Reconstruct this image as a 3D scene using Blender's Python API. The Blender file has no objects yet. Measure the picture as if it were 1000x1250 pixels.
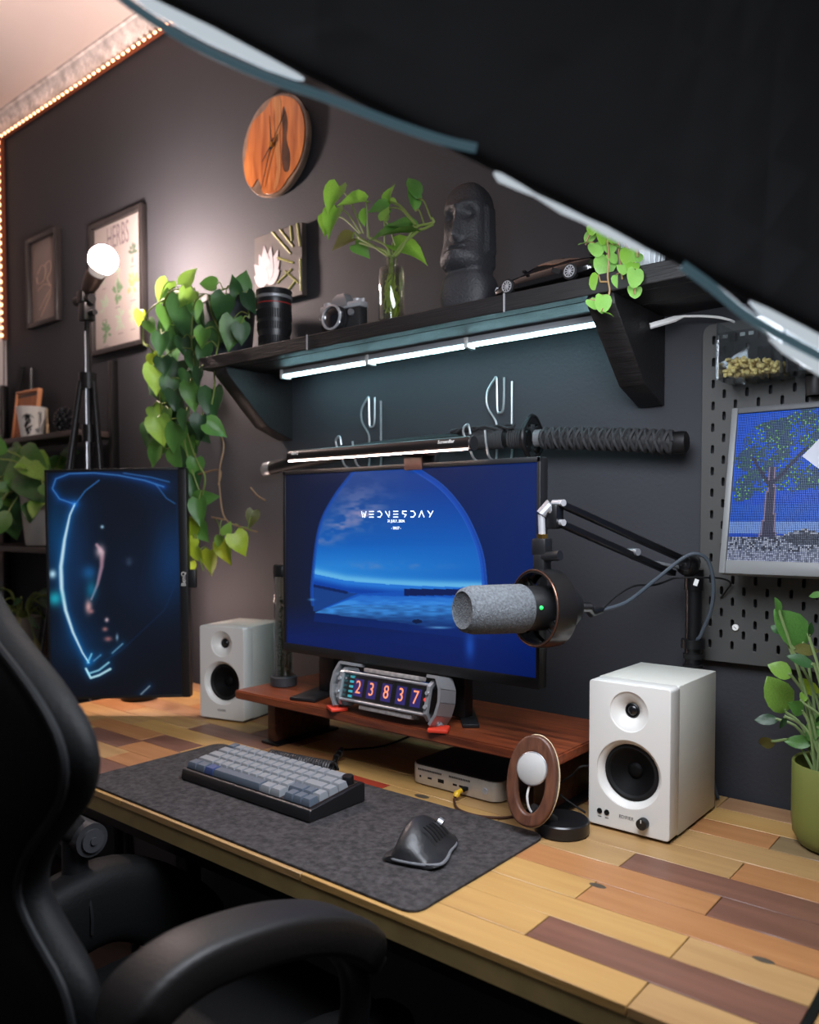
import bpy, bmesh, math, random
import numpy as np
from mathutils import Vector, Matrix, Euler
PI = math.pi
rnd = random.Random(7)
SC = bpy.context.scene
COL = SC.collection

# ---------------------------------------------------------------- camera
F, CX, CY, TH, YAW = 984.0, 500.0, 669.0, math.radians(2.0), math.atan2(810, 984)
EYE = Vector((0, -1.43, 1.23))
cr = Vector((math.cos(YAW), math.sin(YAW), 0))
cf0 = Vector((-math.sin(YAW), math.cos(YAW), 0))
cf = cf0 * math.cos(TH) - Vector((0, 0, 1)) * math.sin(TH)
cu = cf0 * math.sin(TH) + Vector((0, 0, 1)) * math.cos(TH)
cd = bpy.data.cameras.new('camera'); cam = bpy.data.objects.new('camera', cd); COL.objects.link(cam)
cam.matrix_world = Matrix(((cr.x, cu.x, -cf.x, EYE.x), (cr.y, cu.y, -cf.y, EYE.y), (cr.z, cu.z, -cf.z, EYE.z), (0, 0, 0, 1)))
cd.sensor_fit = 'VERTICAL'; cd.sensor_height = 36.0
cd.lens = F / 1250 * 36.0
cd.shift_y = (CY - 625) / 1250
cd.shift_x = 0
cd.clip_start = 0.02
cd.dof.use_dof = True; cd.dof.focus_distance = 1.32; cd.dof.aperture_fstop = 3.6
SC.camera = cam

# ---------------------------------------------------------------- world, exposure, key light power
w = bpy.data.worlds.new('room_dusk'); SC.world = w; w.use_nodes = True
w.node_tree.nodes['Background'].inputs[0].default_value = (0.60, 0.62, 0.70, 1)
w.node_tree.nodes['Background'].inputs[1].default_value = 0.12
SC.view_settings.view_transform = 'Standard'; SC.view_settings.look = 'None'
SC.view_settings.exposure = 0.0; SC.view_settings.gamma = 1.0; SC.view_settings.use_curve_mapping = False
SOFTBOX_W = 19.0
BULB = 720.0
TUBE = 24.0
BAR = 55.0
TABLE_LAMP = 110.0


def P(px, py, x=None, y=None, z=None, d=None):
    """point of the room seen at a picture position, on a given plane"""
    v = cf + cr * ((px - CX) / F) - cu * ((py - CY) / F)
    if x is not None: t = (x - EYE.x) / v.x
    elif y is not None: t = (y - EYE.y) / v.y
    elif z is not None: t = (z - EYE.z) / v.z
    else: t = d
    return EYE + v * t


# ---------------------------------------------------------------- materials
def lin(c):
    return tuple(((v / 255) / 12.92 if v / 255 <= 0.04045 else ((v / 255 + 0.055) / 1.055) ** 2.4) for v in c)


MATS = {}


def mat(name, c, rough=0.5, metal=0.0, vary=0.0, scale=8.0, bump=0.0, bscale=60.0, coat=0.0, emit=0.0, ecol=None,
        stretch=(1, 1, 1), c2=None, trans=0.0, spec=0.5):
    if name in MATS: return MATS[name]
    m = bpy.data.materials.new(name); m.use_nodes = True; nt = m.node_tree; N = nt.nodes; L = nt.links
    b = N['Principled BSDF']; b.inputs['Roughness'].default_value = rough; b.inputs['Metallic'].default_value = metal
    b.inputs['Specular IOR Level'].default_value = spec
    b.inputs['Coat Weight'].default_value = coat
    col = lin(c); b.inputs['Base Color'].default_value = (*col, 1)
    tc = N.new('ShaderNodeTexCoord'); mp = N.new('ShaderNodeMapping'); L.new(tc.outputs['Object'], mp.inputs[0])
    mp.inputs['Scale'].default_value = stretch
    if vary or c2:
        n = N.new('ShaderNodeTexNoise'); n.inputs['Scale'].default_value = scale; n.inputs['Detail'].default_value = 5
        L.new(mp.outputs[0], n.inputs['Vector'])
        r = N.new('ShaderNodeValToRGB')
        lo = [v * (1 - vary) for v in col]; hi = [min(1, v * (1 + vary)) for v in col]
        if c2: lo = lin(c2); hi = col
        r.color_ramp.elements[0].position = 0.32; r.color_ramp.elements[1].position = 0.68
        r.color_ramp.elements[0].color = (*lo, 1); r.color_ramp.elements[1].color = (*hi, 1)
        L.new(n.outputs['Fac'], r.inputs[0]); L.new(r.outputs[0], b.inputs['Base Color'])
    if bump:
        n2 = N.new('ShaderNodeTexNoise'); n2.inputs['Scale'].default_value = bscale; n2.inputs['Detail'].default_value = 3
        L.new(mp.outputs[0], n2.inputs['Vector'])
        bp = N.new('ShaderNodeBump'); bp.inputs['Strength'].default_value = bump; bp.inputs['Distance'].default_value = 0.002
        L.new(n2.outputs['Fac'], bp.inputs['Height']); L.new(bp.outputs[0], b.inputs['Normal'])
    if emit:
        b.inputs['Emission Color'].default_value = (*lin(ecol or c), 1); b.inputs['Emission Strength'].default_value = emit
    if trans:
        t = N.new('ShaderNodeBsdfTranslucent'); t.inputs[0].default_value = (*[min(1, v * 1.6) for v in col], 1)
        mx = N.new('ShaderNodeMixShader'); mx.inputs[0].default_value = trans
        L.new(b.outputs[0], mx.inputs[1]); L.new(t.outputs[0], mx.inputs[2]); L.new(mx.outputs[0], N['Material Output'].inputs[0])
    MATS[name] = m
    return m


def glass(name, tint=(235, 240, 240), gloss=0.16, rough=0.03):
    if name in MATS: return MATS[name]
    m = bpy.data.materials.new(name); m.use_nodes = True; nt = m.node_tree; N = nt.nodes; L = nt.links
    N.remove(N['Principled BSDF'])
    t = N.new('ShaderNodeBsdfTransparent'); t.inputs[0].default_value = (*lin(tint), 1)
    g = N.new('ShaderNodeBsdfGlossy'); g.inputs['Roughness'].default_value = rough
    lw = N.new('ShaderNodeLayerWeight'); lw.inputs[0].default_value = 0.35
    ma = N.new('ShaderNodeMath'); ma.operation = 'MULTIPLY_ADD'; ma.inputs[1].default_value = 0.55; ma.inputs[2].default_value = gloss * 0.3
    L.new(lw.outputs['Facing'], ma.inputs[0])
    mx = N.new('ShaderNodeMixShader'); L.new(ma.outputs[0], mx.inputs[0]); L.new(t.outputs[0], mx.inputs[1]); L.new(g.outputs[0], mx.inputs[2])
    L.new(mx.outputs[0], N['Material Output'].inputs[0])
    MATS[name] = m
    return m


def screenmat(name, strength):
    m = bpy.data.materials.new(name); m.use_nodes = True; N = m.node_tree.nodes; L = m.node_tree.links
    b = N['Principled BSDF']; b.inputs['Base Color'].default_value = (0.003, 0.003, 0.004, 1); b.inputs['Roughness'].default_value = 0.4; b.inputs['Specular IOR Level'].default_value = 0.25
    a = N.new('ShaderNodeAttribute'); a.attribute_name = 'picture'
    L.new(a.outputs['Color'], b.inputs['Emission Color']); b.inputs['Emission Strength'].default_value = strength
    return m


def wood(name, c, c2, rough=0.42, axis=0, scale=9.0, bump=0.15):
    st = [9, 9, 9]; st[axis] = 0.7
    return mat(name, c, rough, 0, 0, scale, bump, 40, 0, stretch=tuple(st), c2=c2)


BLACK = mat('black_plastic', (20, 20, 22), 0.42)
BLKMET = mat('black_metal', (18, 18, 20), 0.35, 0.3)
DGREY = mat('dark_grey_plastic', (52, 53, 56), 0.5)
CHROME = mat('chrome', (225, 225, 228), 0.22, .7)
STEEL = mat('brushed_steel', (176, 178, 182), 0.35, .75)
WHITEP = mat('white_plastic', (226, 226, 222), 0.4)
WHITEGLOW = mat('white_screen_text', (235, 245, 255), 0.5, emit=1.1)
RUBBER = mat('rubber', (12, 12, 13), 0.7, spec=.3)


# ---------------------------------------------------------------- mesh helpers
class MB:
    def __init__(self): self.bm = bmesh.new()

    def box(self, c, s, rot=None, bevel=0.0, seg=2, M=None):
        m = Matrix.Translation(c)
        if rot is not None: m = m @ Euler(rot).to_matrix().to_4x4()
        if M is not None: m = M @ m
        r = bmesh.ops.create_cube(self.bm, size=1)
        vs = r['verts']
        bmesh.ops.scale(self.bm, vec=s, verts=vs)
        if bevel:
            es = list({e for v in vs for e in v.link_edges})
            g = bmesh.ops.bevel(self.bm, geom=es, offset=bevel, segments=seg, affect='EDGES', profile=0.5)
            vs = list({v for f in g['faces'] for v in f.verts} | {v for v in vs if v.is_valid})
        bmesh.ops.transform(self.bm, matrix=m, verts=vs)
        return self

    def ab(self, a, b, bevel=0.0, seg=2):
        a = Vector(a); b = Vector(b)
        return self.box((a + b) / 2, [abs(b[i] - a[i]) for i in range(3)], None, bevel, seg)

    def rings(self, rings, cap=True, closed=False):
        bm = self.bm
        V = [[bm.verts.new(p) for p in r] for r in rings]
        n = len(V[0]); k = len(V)
        for i in range(k if closed else k - 1):
            A = V[i]; B = V[(i + 1) % k]
            for j in range(n):
                try: bm.faces.new((A[j], A[(j + 1) % n], B[(j + 1) % n], B[j]))
                except ValueError: pass
        if cap and not closed:
            bm.faces.new(list(reversed(V[0]))); bm.faces.new(V[-1])
        return self

    def cyl(self, p0, p1, r0, r1=None, seg=20, cap=True):
        p0 = Vector(p0); p1 = Vector(p1); r1 = r0 if r1 is None else r1
        q = (p1 - p0).to_track_quat('Z', 'Y').to_matrix()
        return self.rings([[p + q @ Vector((r * math.cos(2 * PI * i / seg), r * math.sin(2 * PI * i / seg), 0)) for i in range(seg)]
                           for p, r in ((p0, r0), (p1, r1))], cap)

    def lathe(self, prof, M=None, seg=32, cap=True):
        """prof: (radius, z) pairs"""
        M = M or Matrix()
        return self.rings([[M @ Vector((max(r, 1e-4) * math.cos(2 * PI * i / seg), max(r, 1e-4) * math.sin(2 * PI * i / seg), z)) for i in range(seg)]
                           for r, z in prof], cap)

    def tube(self, pts, r, seg=8, closed=False, smooth=0):
        pts = [Vector(p) for p in pts]
        if smooth: pts = catmull(pts, smooth, closed)
        k = len(pts); rs = r if isinstance(r, (list, tuple)) else [r] * k
        if isinstance(r, (list, tuple)) and len(r) != k: rs = [r[min(len(r) - 1, int(i * len(r) / k))] for i in range(k)]
        up = None; R = []
        for i, p in enumerate(pts):
            t = (pts[(i + 1) % k] - pts[i - 1]) if closed else (pts[min(i + 1, k - 1)] - pts[max(i - 1, 0)])
            if t.length < 1e-9: t = Vector((0, 0, 1))
            t.normalize()
            if up is None: up = t.orthogonal().normalized()
            up = (up - t * up.dot(t))
            if up.length < 1e-6: up = t.orthogonal()
            up.normalize(); s = t.cross(up)
            R.append([p + (up * math.cos(2 * PI * j / seg) + s * math.sin(2 * PI * j / seg)) * rs[i] for j in range(seg)])
        return self.rings(R, True, closed)

    def prism(self, poly, fn, d0, d1):
        """extrude 2-D polygon; fn(u,v,d)->3-D"""
        return self.rings([[Vector(fn(u, v, d)) for u, v in poly] for d in (d0, d1)])

    def sphere(self, c, r, s=(1, 1, 1), sub=2):
        g = bmesh.ops.create_icosphere(self.bm, subdivisions=sub, radius=r)
        bmesh.ops.transform(self.bm, matrix=Matrix.Translation(c) @ Matrix.Diagonal((*s, 1)), verts=g['verts'])
        return self

    def mesh(self, me, M=None):
        n = len(self.bm.verts)
        self.bm.from_mesh(me); self.bm.verts.ensure_lookup_table()
        if M is not None: bmesh.ops.transform(self.bm, matrix=M, verts=self.bm.verts[n:])
        return self

    def xf(self, M):
        bmesh.ops.transform(self.bm, matrix=M, verts=self.bm.verts[:]); return self


def catmull(p, n, closed=False):
    out = []; k = len(p)
    for i in range(k if closed else k - 1):
        if closed: a, b, c, d = p[i - 1], p[i], p[(i + 1) % k], p[(i + 2) % k]
        else: a, b, c, d = p[max(i - 1, 0)], p[i], p[i + 1], p[min(i + 2, k - 1)]
        for j in range(n):
            t = j / n
            out.append(0.5 * ((2 * b) + (c - a) * t + (2 * a - 5 * b + 4 * c - d) * t * t + (3 * b - a - 3 * c + d) * t ** 3))
    if not closed: out.append(p[-1])
    return out


def plate(outer, holes=(), depth=0.004, bevel=0.0, res=1):
    """flat plate with real holes, in local XY, thickness along Z (centred)"""
    cu_ = bpy.data.curves.new('tmp', 'CURVE'); cu_.dimensions = '2D'; cu_.fill_mode = 'BOTH'
    cu_.extrude = depth / 2 - bevel; cu_.bevel_depth = bevel; cu_.bevel_resolution = res; cu_.offset = -bevel
    for poly in [outer] + list(holes):
        s = cu_.splines.new('POLY'); s.points.add(len(poly) - 1)
        for q, (u, v) in zip(s.points, poly): q.co = (u, v, 0, 1)
        s.use_cyclic_u = True
    o = bpy.data.objects.new('tmp', cu_); COL.objects.link(o)
    dg = bpy.context.evaluated_depsgraph_get(); me = bpy.data.meshes.new_from_object(o.evaluated_get(dg))
    bpy.data.objects.remove(o); bpy.data.curves.remove(cu_)
    return me


def text_mesh(s, size, depth=0.0004, align='CENTER'):
    cu_ = bpy.data.curves.new('tmp', 'FONT'); cu_.body = s; cu_.size = size; cu_.extrude = depth / 2; cu_.align_x = align; cu_.align_y = 'CENTER'
    cu_.resolution_u = 3
    o = bpy.data.objects.new('tmp', cu_); COL.objects.link(o)
    dg = bpy.context.evaluated_depsgraph_get(); me = bpy.data.meshes.new_from_object(o.evaluated_get(dg))
    bpy.data.objects.remove(o); bpy.data.curves.remove(cu_)
    return me


def rrect(w, h, r, n=5, cx=0, cy=0):
    out = []
    for (sx, sy, a0) in ((1, 1, 0), (-1, 1, PI / 2), (-1, -1, PI), (1, -1, 1.5 * PI)):
        for i in range(n + 1):
            a = a0 + PI / 2 * i / n
            out.append((cx + sx * (w / 2 - r) + r * math.cos(a), cy + sy * (h / 2 - r) + r * math.sin(a)))
    return out


def circ(r, n=32, cx=0, cy=0, ry=None):
    return [(cx + r * math.cos(2 * PI * i / n), cy + (ry or r) * math.sin(2 * PI * i / n)) for i in range(n)]


def wpos(o):
    v = Vector((0, 0, 0))
    while o is not None: v = v + o.location; o = o.parent
    return v


def finish(me, m, ang=40):
    if m is not None:
        me.materials.clear(); me.materials.append(m)
    for p in me.polygons: p.use_smooth = True
    try: me.set_sharp_from_angle(angle=math.radians(ang))
    except Exception: pass


def obj(name, mb, m, parent=None, label=None, ang=40):
    """mb is in room coordinates; becomes one mesh object under parent"""
    bm = mb.bm
    bmesh.ops.recalc_face_normals(bm, faces=bm.faces[:])
    if parent is not None: bmesh.ops.translate(bm, vec=-wpos(parent), verts=bm.verts[:])
    me = bpy.data.meshes.new(name); bm.to_mesh(me); bm.free()
    finish(me, m, ang)
    o = bpy.data.objects.new(name, me); COL.objects.link(o); o.parent = parent
    if label: o['label'] = label
    return o


def inst(name, me, parent, M, label=None):
    """object that shares mesh data; M in room coordinates"""
    o = bpy.data.objects.new(name, me); COL.objects.link(o); o.parent = parent
    o.matrix_local = (Matrix.Translation(-wpos(parent)) if parent is not None else Matrix()) @ M
    if label: o['label'] = label
    return o


def tag(o, label, cat, group=None):
    o['label'] = label; o['category'] = cat
    if group: o['group'] = group
    return o


def thing(name, label, cat, loc, group=None):
    o = bpy.data.objects.new(name, None); o.empty_display_size = 0.02; COL.objects.link(o); o.location = loc
    return tag(o, label, cat, group)


def solo(name, mb, m, label, cat, group=None, ang=40):
    """a thing that is one mesh, origin at the centre of its base"""
    vs = [v.co for v in mb.bm.verts]
    c = Vector((sum(v.x for v in vs) / len(vs), sum(v.y for v in vs) / len(vs), min(v.z for v in vs)))
    bmesh.ops.recalc_face_normals(mb.bm, faces=mb.bm.faces[:])
    bmesh.ops.translate(mb.bm, vec=-c, verts=mb.bm.verts[:])
    me = bpy.data.meshes.new(name); mb.bm.to_mesh(me); mb.bm.free(); finish(me, m, ang)
    o = bpy.data.objects.new(name, me); COL.objects.link(o); o.location = c
    return tag(o, label, cat, group)


def struct(name, mb, m, parent=None):
    o = obj(name, mb, m, parent)
    if parent is None: o['kind'] = 'structure'
    return o


def frame_M(o, x, y, z):
    return Matrix(((x.x, y.x, z.x, o[0]), (x.y, y.y, z.y, o[1]), (x.z, y.z, z.z, o[2]), (0, 0, 0, 1)))


def wallM(x, y, z):
    """local XY -> upright plane facing the camera side (-Y): X right, Y up, Z towards -Y"""
    return frame_M((x, y, z), Vector((1, 0, 0)), Vector((0, 0, 1)), Vector((0, -1, 0)))


def picture_mesh(name, img, w_, h_, M, strength=1.0, flat=False):
    """grid whose colours carry a screen picture; img is HxWx3 in display values, row 0 on top"""
    H, W, _ = img.shape
    a = np.clip(img / 255.0, 0, 1); a = np.where(a <= 0.04045, a / 12.92, ((a + 0.055) / 1.055) ** 2.4)
    me = bpy.data.meshes.new(name)
    if flat:
        gx = np.linspace(-w_ / 2, w_ / 2, W + 1); gy = np.linspace(h_ / 2, -h_ / 2, H + 1); nx, ny = W + 1, H + 1
    else:
        gx = np.linspace(-w_ / 2, w_ / 2, W); gy = np.linspace(h_ / 2, -h_ / 2, H); nx, ny = W, H
    X, Y = np.meshgrid(gx, gy)
    vs = np.stack([X.ravel(), Y.ravel(), np.zeros(X.size)], 1)
    i = np.arange((nx - 1) * (ny - 1)); q = (i // (nx - 1)) * nx + i % (nx - 1)
    fs = np.stack([q, q + nx, q + nx + 1, q + 1], 1)
    me.from_pydata(vs.tolist(), [], fs.tolist())
    dom = 'CORNER' if flat else 'POINT'
    at = me.color_attributes.new('picture', 'FLOAT_COLOR', dom)
    c = a.reshape(-1, 3)
    if flat: c = np.repeat(c, 4, axis=0)
    c = np.concatenate([c, np.ones((len(c), 1))], 1).astype(np.float32)
    at.data.foreach_set('color', c.ravel())
    me.transform(M); me.materials.append(screenmat(name + '_light', strength))
    return me


def mesh_part(name, me, parent, label=None):
    me.transform(Matrix.Translation(-wpos(parent)))
    o = bpy.data.objects.new(name, me); COL.objects.link(o); o.parent = parent
    if label: o['label'] = label
    return o


# picture helpers (numpy painting of the flat pictures on screens and prints)
def seg_dist(X, Y, pts):
    D = np.full(X.shape, 1e9)
    for (x0, y0), (x1, y1) in zip(pts[:-1], pts[1:]):
        dx, dy = x1 - x0, y1 - y0; t = np.clip(((X - x0) * dx + (Y - y0) * dy) / (dx * dx + dy * dy + 1e-9), 0, 1)
        D = np.minimum(D, np.hypot(X - x0 - t * dx, Y - y0 - t * dy))
    return D


def inside(X, Y, poly):
    r = np.zeros(X.shape, bool); n = len(poly)
    for i in range(n):
        x0, y0 = poly[i]; x1, y1 = poly[(i + 1) % n]
        if y0 == y1: continue
        r ^= ((y0 > Y) != (y1 > Y)) & (X < (x1 - x0) * (Y - y0) / (y1 - y0) + x0)
    return r


def mixc(img, c, a):
    return img * (1 - a[..., None]) + np.array(c, float) * a[..., None]


def addc(img, c, a): return img + np.array(c, float) * a[..., None]


def vnoise(X, Y, s, seed):
    r = np.random.RandomState(seed); g = r.rand(64, 64)
    x = X / s; y = Y / s; xi = np.floor(x).astype(int); yi = np.floor(y).astype(int); fx = x - xi; fy = y - yi
    fx = fx * fx * (3 - 2 * fx); fy = fy * fy * (3 - 2 * fy)
    G = lambda a, b: g[a % 64, b % 64]
    return (G(yi, xi) * (1 - fx) + G(yi, xi + 1) * fx) * (1 - fy) + (G(yi + 1, xi) * (1 - fx) + G(yi + 1, xi + 1) * fx) * fy


def homog(src, dst):
    A = []; b = []
    for (x, y), (u, v) in zip(src, dst):
        A.append([x, y, 1, 0, 0, 0, -u * x, -u * y]); b.append(u); A.append([0, 0, 0, x, y, 1, -v * x, -v * y]); b.append(v)
    h = np.linalg.solve(np.array(A, float), np.array(b, float)); h = np.append(h, 1).reshape(3, 3)
    def f(x, y):
        d = h[2, 0] * x + h[2, 1] * y + h[2, 2]
        return (h[0, 0] * x + h[0, 1] * y + h[0, 2]) / d, (h[1, 0] * x + h[1, 1] * y + h[1, 2]) / d
    return f

# ================================================================ SETTING
WALLM = mat('charcoal_wall_paint', (43, 44, 49), 0.75, vary=0.10, scale=3.0, bump=0.25, bscale=150)
PALEWALL = mat('pale_wall_paint', (205, 196, 194), 0.8, vary=0.05, scale=2)
CEILM = mat('ceiling_paint', (208, 194, 188), 0.85, vary=0.06, scale=1.5)
XL, XR, ZC = -3.19, 1.3, 2.745
struct('floor', MB().ab((XL - .1, -3.0, -.08), (XR + .1, .1, 0)), mat('dark_floor', (38, 30, 28), 0.5, vary=0.2, scale=4))
fl = bpy.data.objects['floor']
FB = wood('dark_floorboard', (58, 44, 39), (36, 28, 26), 0.45, 0, 5)
for i in range(18):
    y1 = -0.02 - i * 0.155
    off = (i % 3) * 0.6
    xs = [XL] + [x for x in (-2.4 + off, -1.0 + off, 0.3 + off) if XL < x < XR] + [XR]
    for a, b in zip(xs[:-1], xs[1:]):
        obj('floorboard', MB().ab((a + .001, y1 - .153, -.01), (b - .001, y1, .004 - .0)), FB, fl)
struct('wall_back', MB().ab((XL - .1, 0, -.08), (XR, .1, ZC + .1)), WALLM)
struct('wall_left', MB().ab((XL - .1, -3.0, -.08), (XL, 0, ZC + .1)), PALEWALL)
struct('ceiling', MB().ab((XL - .1, -3.0, ZC), (XR, .1, ZC + .1)), CEILM)
# crown moulding with beaded relief
crown = MB()
prof = [(0, 2.688), (-.012, 2.688), (-.015, 2.698), (-.022, 2.703), (-.026, 2.714), (-.040, 2.724), (-.044, 2.735), (-.052, 2.738), (-.052, 2.745), (0, 2.745)]
crown.prism(prof, lambda u, v, d: (d, u, v), XL, XR)
tr = struct('trim_1', crown, mat('plaster_moulding', (214, 206, 202), 0.8, vary=0.3, scale=25, bump=0.6, bscale=60))
scr = MB()
for i in range(110):
    x = XL + .03 + i * .036
    scr.tube([(x, -.024, 2.706), (x + .013, -.028, 2.716), (x + .006, -.034, 2.720), (x + .022, -.037, 2.722)], .0028, 5, smooth=2)
o = obj('plaster_scroll', scr, MATS['plaster_moulding'], tr); o['kind'] = 'stuff'

# led strip along the moulding and down the corner
t = thing('led_strip', 'string of warm orange light dots edging the ceiling moulding and left wall corner', 'lights', (XL + .012, -.012, 1.92))
obj('tape', MB().ab((XL + .008, -.016, 2.676), (-1.0, -.003, 2.687)).ab((XL + .004, -.018, 1.92), (XL + .018, -.003, 2.687)), mat('copper_tape', (120, 60, 35), 0.5), t)
LEDM = mat('warm_led', (255, 150, 80), 0.5, emit=5.5, ecol=(255, 186, 138))
lm = bpy.data.meshes.new('led'); b = bmesh.new(); bmesh.ops.create_cube(b, size=1); bmesh.ops.scale(b, vec=(.012, .008, .007), verts=b.verts); bmesh.ops.bevel(b, geom=b.edges[:], offset=.002, segments=1, affect='EDGES'); b.to_mesh(lm); b.free(); finish(lm, LEDM)
x = XL + .03
while x < -1.02:
    inst('led', lm, t, Matrix.Translation((x, -.018, 2.681))); x += .029
z = 2.66
while z > 1.93:
    inst('led', lm, t, Matrix.Translation((XL + .011, -.021, z)) @ Matrix.Rotation(PI / 2, 4, 'Y')); z -= .029
obj('lead_wire', MB().tube([(XL + .01, -.012, 1.925), (XL + .006, -.012, 1.86), (XL + .004, -.014, 1.7), (XL + .003, -.02, 1.45)], .002, 6, smooth=4), RUBBER, t)

# ---------------------------------------------------------------- softbox (key light), close to the camera
A = P(120, -35, d=.6); B = P(1045, 433, d=.6)
e = (B - A).normalized()
n0 = Vector((-.62, .152, -.77)); n0 = (n0 - e * n0.dot(e)).normalized()
gdir = e.cross(n0).normalized()
if gdir.dot(Vector((-.36, .82, .45))) < 0: gdir = -gdir
DEP = .46
A2 = A + gdir * DEP; B2 = B + gdir * DEP
ctr = (A + B + A2 + B2) / 4
apex = ctr - n0 * .36
SOFTF = mat('black_softbox_fabric', (46, 46, 47), 0.9)
sb = thing('softbox', 'large black fabric softbox filling the upper right corner with a white edge', 'softbox', ctr)
ap = [apex + e * sx * .07 + gdir * sy * .07 for sx, sy in ((-1, -1), (1, -1), (1, 1), (-1, 1))]
fr = [A, B, B2, A2]
for i in range(4):
    j = (i + 1) % 4
    q = MB(); nn = (fr[j] - fr[i]).cross(ap[i] - fr[i]).normalized(); inn = ctr - n0 * .15 - (fr[i] + fr[j]) / 2
    if nn.dot(inn) < 0: nn = -nn
    N_ = 16
    def edgept(s, k):
        p = fr[i].lerp(fr[j], s); r_ = ap[i].lerp(ap[j], s)
        return p.lerp(r_, k) + nn * (.035 * math.sin(PI * k) * math.sin(PI * s) * (.7 + .3 * math.sin(9 * s)))
    rows = [[edgept(s / N_, k / 8) for s in range(N_ + 1)] for k in range(9)]
    bm = q.bm
    for off in (0.0,):
        V = [[bm.verts.new(p) for p in r] for r in rows]
        for a_ in range(8):
            for b_ in range(N_): bm.faces.new((V[a_][b_], V[a_][b_ + 1], V[a_ + 1][b_ + 1], V[a_ + 1][b_]))
    ex = bmesh.ops.solidify(bm, geom=bm.faces[:], thickness=.002)
    obj('side_panel', q, SOFTF, sb)
q = MB()
rows = [[(A.lerp(B, .02 + .96 * s / 10)).lerp(A2.lerp(B2, .02 + .96 * s / 10), .02 + .96 * k / 8) - n0 * (.004 + .012 * math.sin(PI * s / 10) * math.sin(PI * k / 8)) for s in range(11)] for k in range(9)]
V = [[q.bm.verts.new(p) for p in r] for r in rows]
for a_ in range(8):
    for b_ in range(10): q.bm.faces.new((V[a_][b_], V[a_][b_ + 1], V[a_ + 1][b_ + 1], V[a_ + 1][b_]))
obj('diffuser', q, mat('softbox_diffuser', (240, 240, 236), 0.7, emit=SOFTBOX_W, ecol=(238, 244, 255)), sb, 'glowing white diffuser cloth')
# the edge of the diffuser and its grey-blue binding, wavy along the near rim
outw = ((A + B) / 2 - (ap[0] + ap[1]) / 2); outw = (outw - e * outw.dot(e)).normalized()
TT = lambda px: (px - 120) / 925.0
def lip(pts, m, nm, lb=None):
    q = MB(); R = []
    for px, o0, o1 in pts:
        p = A.lerp(B, TT(px)); nn_ = e.cross(outw).normalized()
        R.append([p + outw * o0 + nn_ * .001, p + outw * o1 + nn_ * .001, p + outw * o1 - nn_ * .001, p + outw * o0 - nn_ * .001])
    q.rings(R); obj(nm, q, m, sb, lb)
LIPW = mat('lit_diffuser_edge', (225, 232, 236), 0.6, emit=0.62, ecol=(222, 234, 242))
BIND = mat('grey_blue_binding', (70, 96, 108), 0.6, emit=0.0)
lip([(150, 0, .004), (190, 0, .009), (260, -.001, .010), (330, 0, .008), (365, .001, .005), (372, .002, .003)], LIPW, 'diffuser_edge')
lip([(604, 0, .0015), (612, -.001, .0048), (640, 0, .0036), (655, .001, .0026), (690, 0, .0048), (715, 0, .0036), (740, -.001, .0048), (780, 0, .0046), (792, .001, .0015)], LIPW, 'diffuser_edge')
lip([(916, .0, .001), (935, -.001, .006), (980, -.001, .008), (1040, 0, .009)], LIPW, 'diffuser_edge')
lip([(955, .017, .018), (975, .016, .022), (1042, .016, .026)], LIPW, 'diffuser_edge')
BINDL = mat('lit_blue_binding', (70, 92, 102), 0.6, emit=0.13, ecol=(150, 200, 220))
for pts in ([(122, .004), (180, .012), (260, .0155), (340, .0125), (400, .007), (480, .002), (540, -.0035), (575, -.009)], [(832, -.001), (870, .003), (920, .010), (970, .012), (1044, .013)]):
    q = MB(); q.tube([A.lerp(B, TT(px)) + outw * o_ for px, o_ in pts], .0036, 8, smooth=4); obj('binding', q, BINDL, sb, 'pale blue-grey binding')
q = MB(); q.cyl(apex - n0 * .005, apex + n0 * .03, .085, .08, 28); obj('speed_ring', q, BLKMET, sb)
q = MB(); q.cyl(apex - n0 * .20, apex - n0 * .004, .05, .055, 24); q.cyl(apex - n0 * .215, apex - n0 * .20, .04, .05, 24); obj('lamp_head', q, BLKMET, sb)
hp = apex - n0 * .10
q = MB(); q.cyl((hp.x, hp.y, hp.z), (hp.x, hp.y, ZC), .012, seg=12); q.cyl((hp.x, hp.y, ZC - .02), (hp.x, hp.y, ZC), .05, seg=20); obj('ceiling_pole', q, BLKMET, sb)

# ================================================================ DESK
D = .75
desk = thing('desk', 'long wooden worktop of mixed pale and brown planks along the wall', 'desk', (-1.0, -.35, 0))
XD0, XD1 = -2.0, -.19
obj('core', MB().ab((XD0, -.690, .712), (XD1, -.014, .739)), mat('desk_core', (150, 128, 82), 0.6, vary=0.15, scale=20), desk)
WOODS = {}
for k, c, c2 in (('L', (176, 140, 92), (160, 124, 80)), ('Y', (184, 146, 88), (172, 132, 78)), ('O', (172, 122, 78), (158, 108, 66)), ('B', (122, 84, 68), (104, 70, 56)),
                 ('G', (134, 112, 80), (120, 100, 72)), ('P', (164, 126, 92), (150, 112, 80)), ('R', (166, 62, 40), (150, 56, 40))):
    WOODS[k] = wood('plank_' + {'L': 'pale', 'Y': 'yellow', 'O': 'orange', 'B': 'brown', 'G': 'grey', 'P': 'pinkish', 'R': 'red'}[k], c, c2, 0.40, 0, 7, 0.2)
ys = [-.692, -.637, -.578, -.519, -.457, -.395, -.336, -.27, -.2, -.137, -.075, -.012]
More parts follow.
